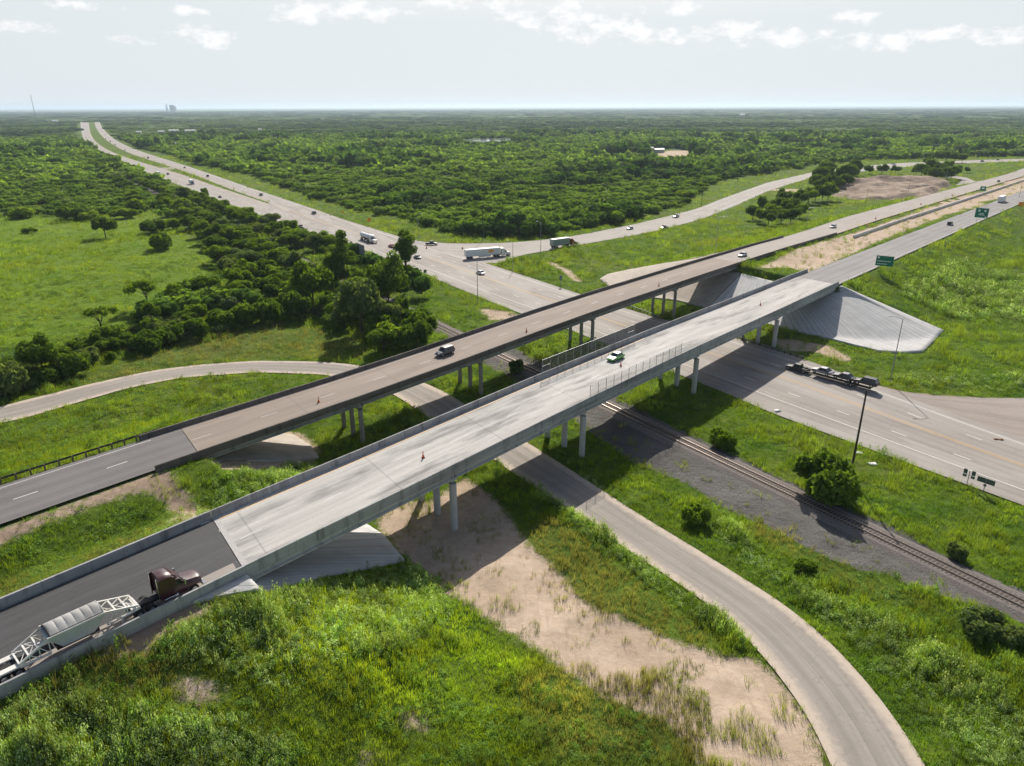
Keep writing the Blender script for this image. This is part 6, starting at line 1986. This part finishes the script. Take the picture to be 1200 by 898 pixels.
woods(30000, 1650, 4300, 'area', t_far, 24, 0.3, 16)
woods(26000, 4000, 15000, 'area', t_vfar, 90, 0.12, 20)
o = 0
VV, FF, TT, CC = [], [], [], []
for v_, f_, t_, c_ in parts_:
    VV.append(v_); FF.append(f_ + o); TT.append(t_); CC.append(c_)
    o += len(v_)
wl = np_mesh('woodland', np.concatenate(VV), np.concatenate(FF), M_WOODS, {'tint': np.concatenate(TT), 'col': np.concatenate(CC)})
tag(wl, 'scrub woodland stretching from the highway to the horizon', None, None, 'stuff')
del VV, FF, TT, CC, parts_

# --- grass and weeds near by, one mass
def tuft(seed, nb_, wd, sp_, lean):
    r_ = np.random.RandomState(seed)
    V, T = [], []
    for k in range(nb_):
        a, d = r_.rand() * 6.28, sp_ * math.sqrt(r_.rand())
        b = r_.rand() * 6.28
        h = 0.55 + 0.45 * r_.rand()
        base = np.array([math.cos(a) * d, math.sin(a) * d, -0.05])
        sd_ = np.array([math.cos(b), math.sin(b), 0]) * wd
        ln = np.array([math.cos(a) * 1.0, math.sin(a), 0]) * lean * h * r_.rand() + r_.normal(size=3) * 0.06
        mid = base + ln * 0.4 + np.array([0, 0, h * 0.6])
        tip = base + ln + np.array([0, 0, h * 0.9])
        V += [base - sd_, base + sd_, mid + sd_ * 0.8, mid - sd_ * 0.8, mid - sd_ * .8, mid + sd_ * .8, tip + sd_ * 0.15, tip - sd_ * 0.15]
        q = r_.rand()
        T += [q * 0.8] * 4 + [0.15 + q * 0.85] * 4
    return np.array(V), np.arange(len(V)).reshape(-1, 4), np.array(T)
def weed(seed, nl, leaf):
    r_ = np.random.RandomState(seed)
    n = nl
    a = r_.rand(n) * 6.28
    d = np.sqrt(r_.rand(n)) * 0.5
    z = 0.1 + 0.85 * r_.rand(n) * (1 - d * 0.9)
    P_ = np.stack([np.cos(a) * d, np.sin(a) * d, z], -1)
    nn = np.stack([np.cos(a) * .5, np.sin(a) * .5, np.full(n, .7)], -1) + r_.normal(size=(n, 3)) * 0.5
    nn /= np.linalg.norm(nn, axis=1)[:, None]
    u = np.cross(nn, r_.normal(size=(n, 3)))
    u /= np.linalg.norm(u, axis=1)[:, None]
    v = np.cross(nn, u)
    s = leaf * (0.6 + 0.8 * r_.rand(n, 1))
    V = np.stack([P_ - u * s, P_ - v * s * .5, P_ + u * s, P_ + v * s * .5], 1).reshape(-1, 3)
    return V, np.arange(4 * n).reshape(-1, 4), np.repeat(r_.rand(n), 4)
T_TUFT = [tuft(i, 9, 0.028, 0.42, 0.55) for i in range(8)]
T_WEED = [weed(30 + i, 34, 0.105) for i in range(8)]
PALE = [hpoly(p) for p in (
    [(180, 752), (300, 702), (430, 664), (500, 668), (530, 715), (470, 765), (390, 770), (330, 805), (240, 795)],
    [(-20, 850), (90, 800), (150, 845), (240, 835), (330, 870), (340, 910), (-20, 910)],
    [(830, 590), (880, 640), (960, 700), (1050, 735), (1150, 795), (1220, 870), (1220, 910), (1130, 910), (1085, 835), (1000, 750), (930, 690), (860, 655)],
    [(1050, 345), (1110, 310), (1220, 275), (1220, 385), (1130, 375)],
    [(1020, 440), (1100, 455), (1200, 458), (1200, 440), (1100, 440)],
    [(170, 640), (240, 580), (330, 545), (390, 545), (380, 575), (280, 605), (220, 640)],
    [(600, 545), (690, 560), (760, 610), (840, 680), (885, 760), (800, 715), (700, 640)])]
DRY = [hpoly(p) for p in (
    [(-20, 690), (60, 660), (160, 625), (240, 590), (255, 600), (120, 662), (-20, 720)],
    [(-20, 850), (0, 800), (110, 760), (200, 770), (260, 790), (180, 800), (90, 810), (-20, 880)],
    [(60, 470), (110, 440), (240, 395), (330, 378), (420, 400), (430, 420), (300, 420), (180, 432)],
    [(870, 620), (1000, 690), (1100, 720), (1010, 670), (930, 610)],
    [(560, 640), (650, 610), (720, 660), (850, 760), (700, 745)],
    [(600, 800), (720, 760), (800, 830), (830, 898), (650, 898)])]
FINE.paint('pale', PALE, 5)
FINE.paint('dry', DRY, 6)
def grassland(n, d0, d1, templates, h0_, w0, kind, half=0.86):
    x, y, d = fan(n, d0, d1, 'log', half)
    i, j, ok = FINE.inside(x, y)
    L_ = {k: np.where(ok, FINE.L[k][j, i], 0) for k in ('road', 'pave', 'bed', 'dirt', 'ballast', 'pale', 'dry', 'field', 'mixed', 'lime')}
    if not ok.all():
        for k in ('road', 'dirt', 'bed'):
            L_[k] = np.where(ok, L_[k], layer(k, x, y))
        L_['dirt'] = np.maximum(L_['dirt'], pip(x, y, mp_))
        L_['road'] = np.maximum(L_['road'], pip(x, y, np.concatenate([sl[0], sl[1][::-1]])))
    bad = (L_['road'] > 0) | (L_['pave'] > 0.3) | (L_['bed'] > 0)
    r = rs.rand(len(x))
    pn = vnoise(x, y, 7, 21)
    pn2 = vnoise(x, y, 2.2, 22)
    pn3 = vnoise(x, y, 24, 23)
    mixd = np.clip(vnoise(x, y, 5, 24) * 1.4 - 0.55, 0, 1)
    p = 1 - np.clip(L_['dirt'] * 1.15, 0, 1) * (1 - 0.3 * (pn2 > 0.55))
    p = np.maximum(p, L_['mixed'] * 0.75 * (pn2 > 0.34))
    p = np.minimum(p, 1 - np.clip(L_['ballast'] * 1.9 - 0.9, 0, 1) * (1 - 0.22 * (pn2 > 0.62)))
    p = p * np.where(L_['dry'] > 0.3, 0.72, 1) * (0.72 + 0.28 * (pn2 > 0.35))
    if kind == 'weed':
        p = p * np.clip(L_['pale'] * 1.1 * (0.35 + (pn > 0.42)) + 0.3 * (pn3 > 0.42) * (pn2 > 0.48), 0, 1)
    keep = ~bad & (r < p)
    x, y, d, pn, pn2, pn3 = x[keep], y[keep], d[keep], pn[keep], pn2[keep], pn3[keep]
    pale, dry, fld, drt, bl_ = (L_[k][keep] for k in ('pale', 'dry', 'field', 'dirt', 'ballast'))
    grow = (d / 100) ** 0.75
    hh = h0_ * (0.3 + 2.0 * np.clip(pn * 1.5 - 0.35, 0, 1) * pn2 + 0.4 * rs.rand(len(x)) + 0.9 * (rs.rand(len(x)) < 0.07)) * np.maximum(1, grow ** 0.6) * (1 + 0.5 * pale - 0.35 * fld)
    ww = w0 * (0.7 + 0.6 * rs.rand(len(x))) * np.maximum(0.8, grow)
    scl = np.stack([ww, ww, hh], -1)
    f = np.clip(0.5 + 1.1 * (pn - 0.5) + 0.9 * (rs.rand(len(x)) - .5), 0, 1)[:, None]
    col = np.array([0.10, 0.205, 0.016]) * (1 - f) + np.array([0.24, 0.335, 0.036]) * f
    yl = np.clip((pn3 - 0.5) * 3, 0, 1)[:, None]
    col = col * (1 - yl * 0.5) + np.array([0.30, 0.35, 0.03]) * yl * 0.5
    dr = np.clip(dry * 1.2 * (0.35 + pn) + 0.12 * (pn2 > 0.72) + 0.45 * drt + 0.3 * bl_, 0, 0.9)[:, None]
    col = col * (1 - dr) + np.array([0.25, 0.24, 0.095]) * dr
    if kind == 'weed':
        g_ = (rs.rand(len(x)) * np.clip(0.25 + pale * 1.1, 0, 1))[:, None]
        col = np.array([0.15, 0.275, 0.04]) * (1 - g_) + np.array([0.42, 0.52, 0.27]) * g_
    col = col * ((0.7 + 0.6 * vnoise(x, y, 3.4, 31)) * (0.7 + 0.6 * rs.rand(len(x))))[:, None]
    lm = L_['lime'][keep][:, None]
    if kind == 'weed':
        lm = lm * 0.3
        col = col * (1 + 0.15 * pale[:, None])
    col = col * (1 + 0.35 * lm) + np.array([0.09, 0.09, 0.0]) * lm
    z = H(x, y)
    return instance_np(templates, np.stack([x, y, z], -1), scl, rs.rand(len(x)) * 6.28, rs.randint(0, len(templates), len(x)), col)
q1 = grassland(205000, 36, 420, T_TUFT, 0.8, 0.72, 'grass')
gr = np_mesh('grass', q1[0], q1[1], M_GRASS, {'tint': q1[2], 'col': q1[3]})
tag(gr, 'tall uneven grass on the verges and fill slopes', None, None, 'stuff')
q2 = grassland(165000, 48, 330, T_WEED, 0.9, 0.85, 'weed')
wd_ = np_mesh('weeds', q2[0], q2[1], foliage_mat('pale_weed_leaves', None, None, 0.35, 0.3, True), {'tint': q2[2], 'col': q2[3]})
tag(wd_, 'pale leafy weeds in patches on the slopes', None, None, 'stuff')
q3 = grassland(42000, 415, 1100, T_TUFT, 0.8, 0.72, 'grass')
g3 = np_mesh('grass', q3[0], q3[1], M_GRASS, {'tint': q3[2], 'col': q3[3]})
tag(g3, 'rough grass on the far verges and the grassy island', None, None, 'stuff')
del q1, q2, q3

# ------------------------------------------------------------------ the air
hz = MB().box(-60000, 60000, -3000, 60000, -1.5, TOPZ)
hm = MT('hazy_air')
pv = hm.n('ShaderNodeVolumePrincipled')
pv.inputs['Color'].default_value = (0.68, 0.84, 1.0, 1)
HAZE_DENSITY = 5e-5
pv.inputs['Density'].default_value = HAZE_DENSITY
pv.inputs['Anisotropy'].default_value = 0.3
hm.l(pv.outputs[0], hm.out.inputs['Volume'])
ho = hz.build('haze', hm.m)
tag(ho, None, None, None, 'stuff')
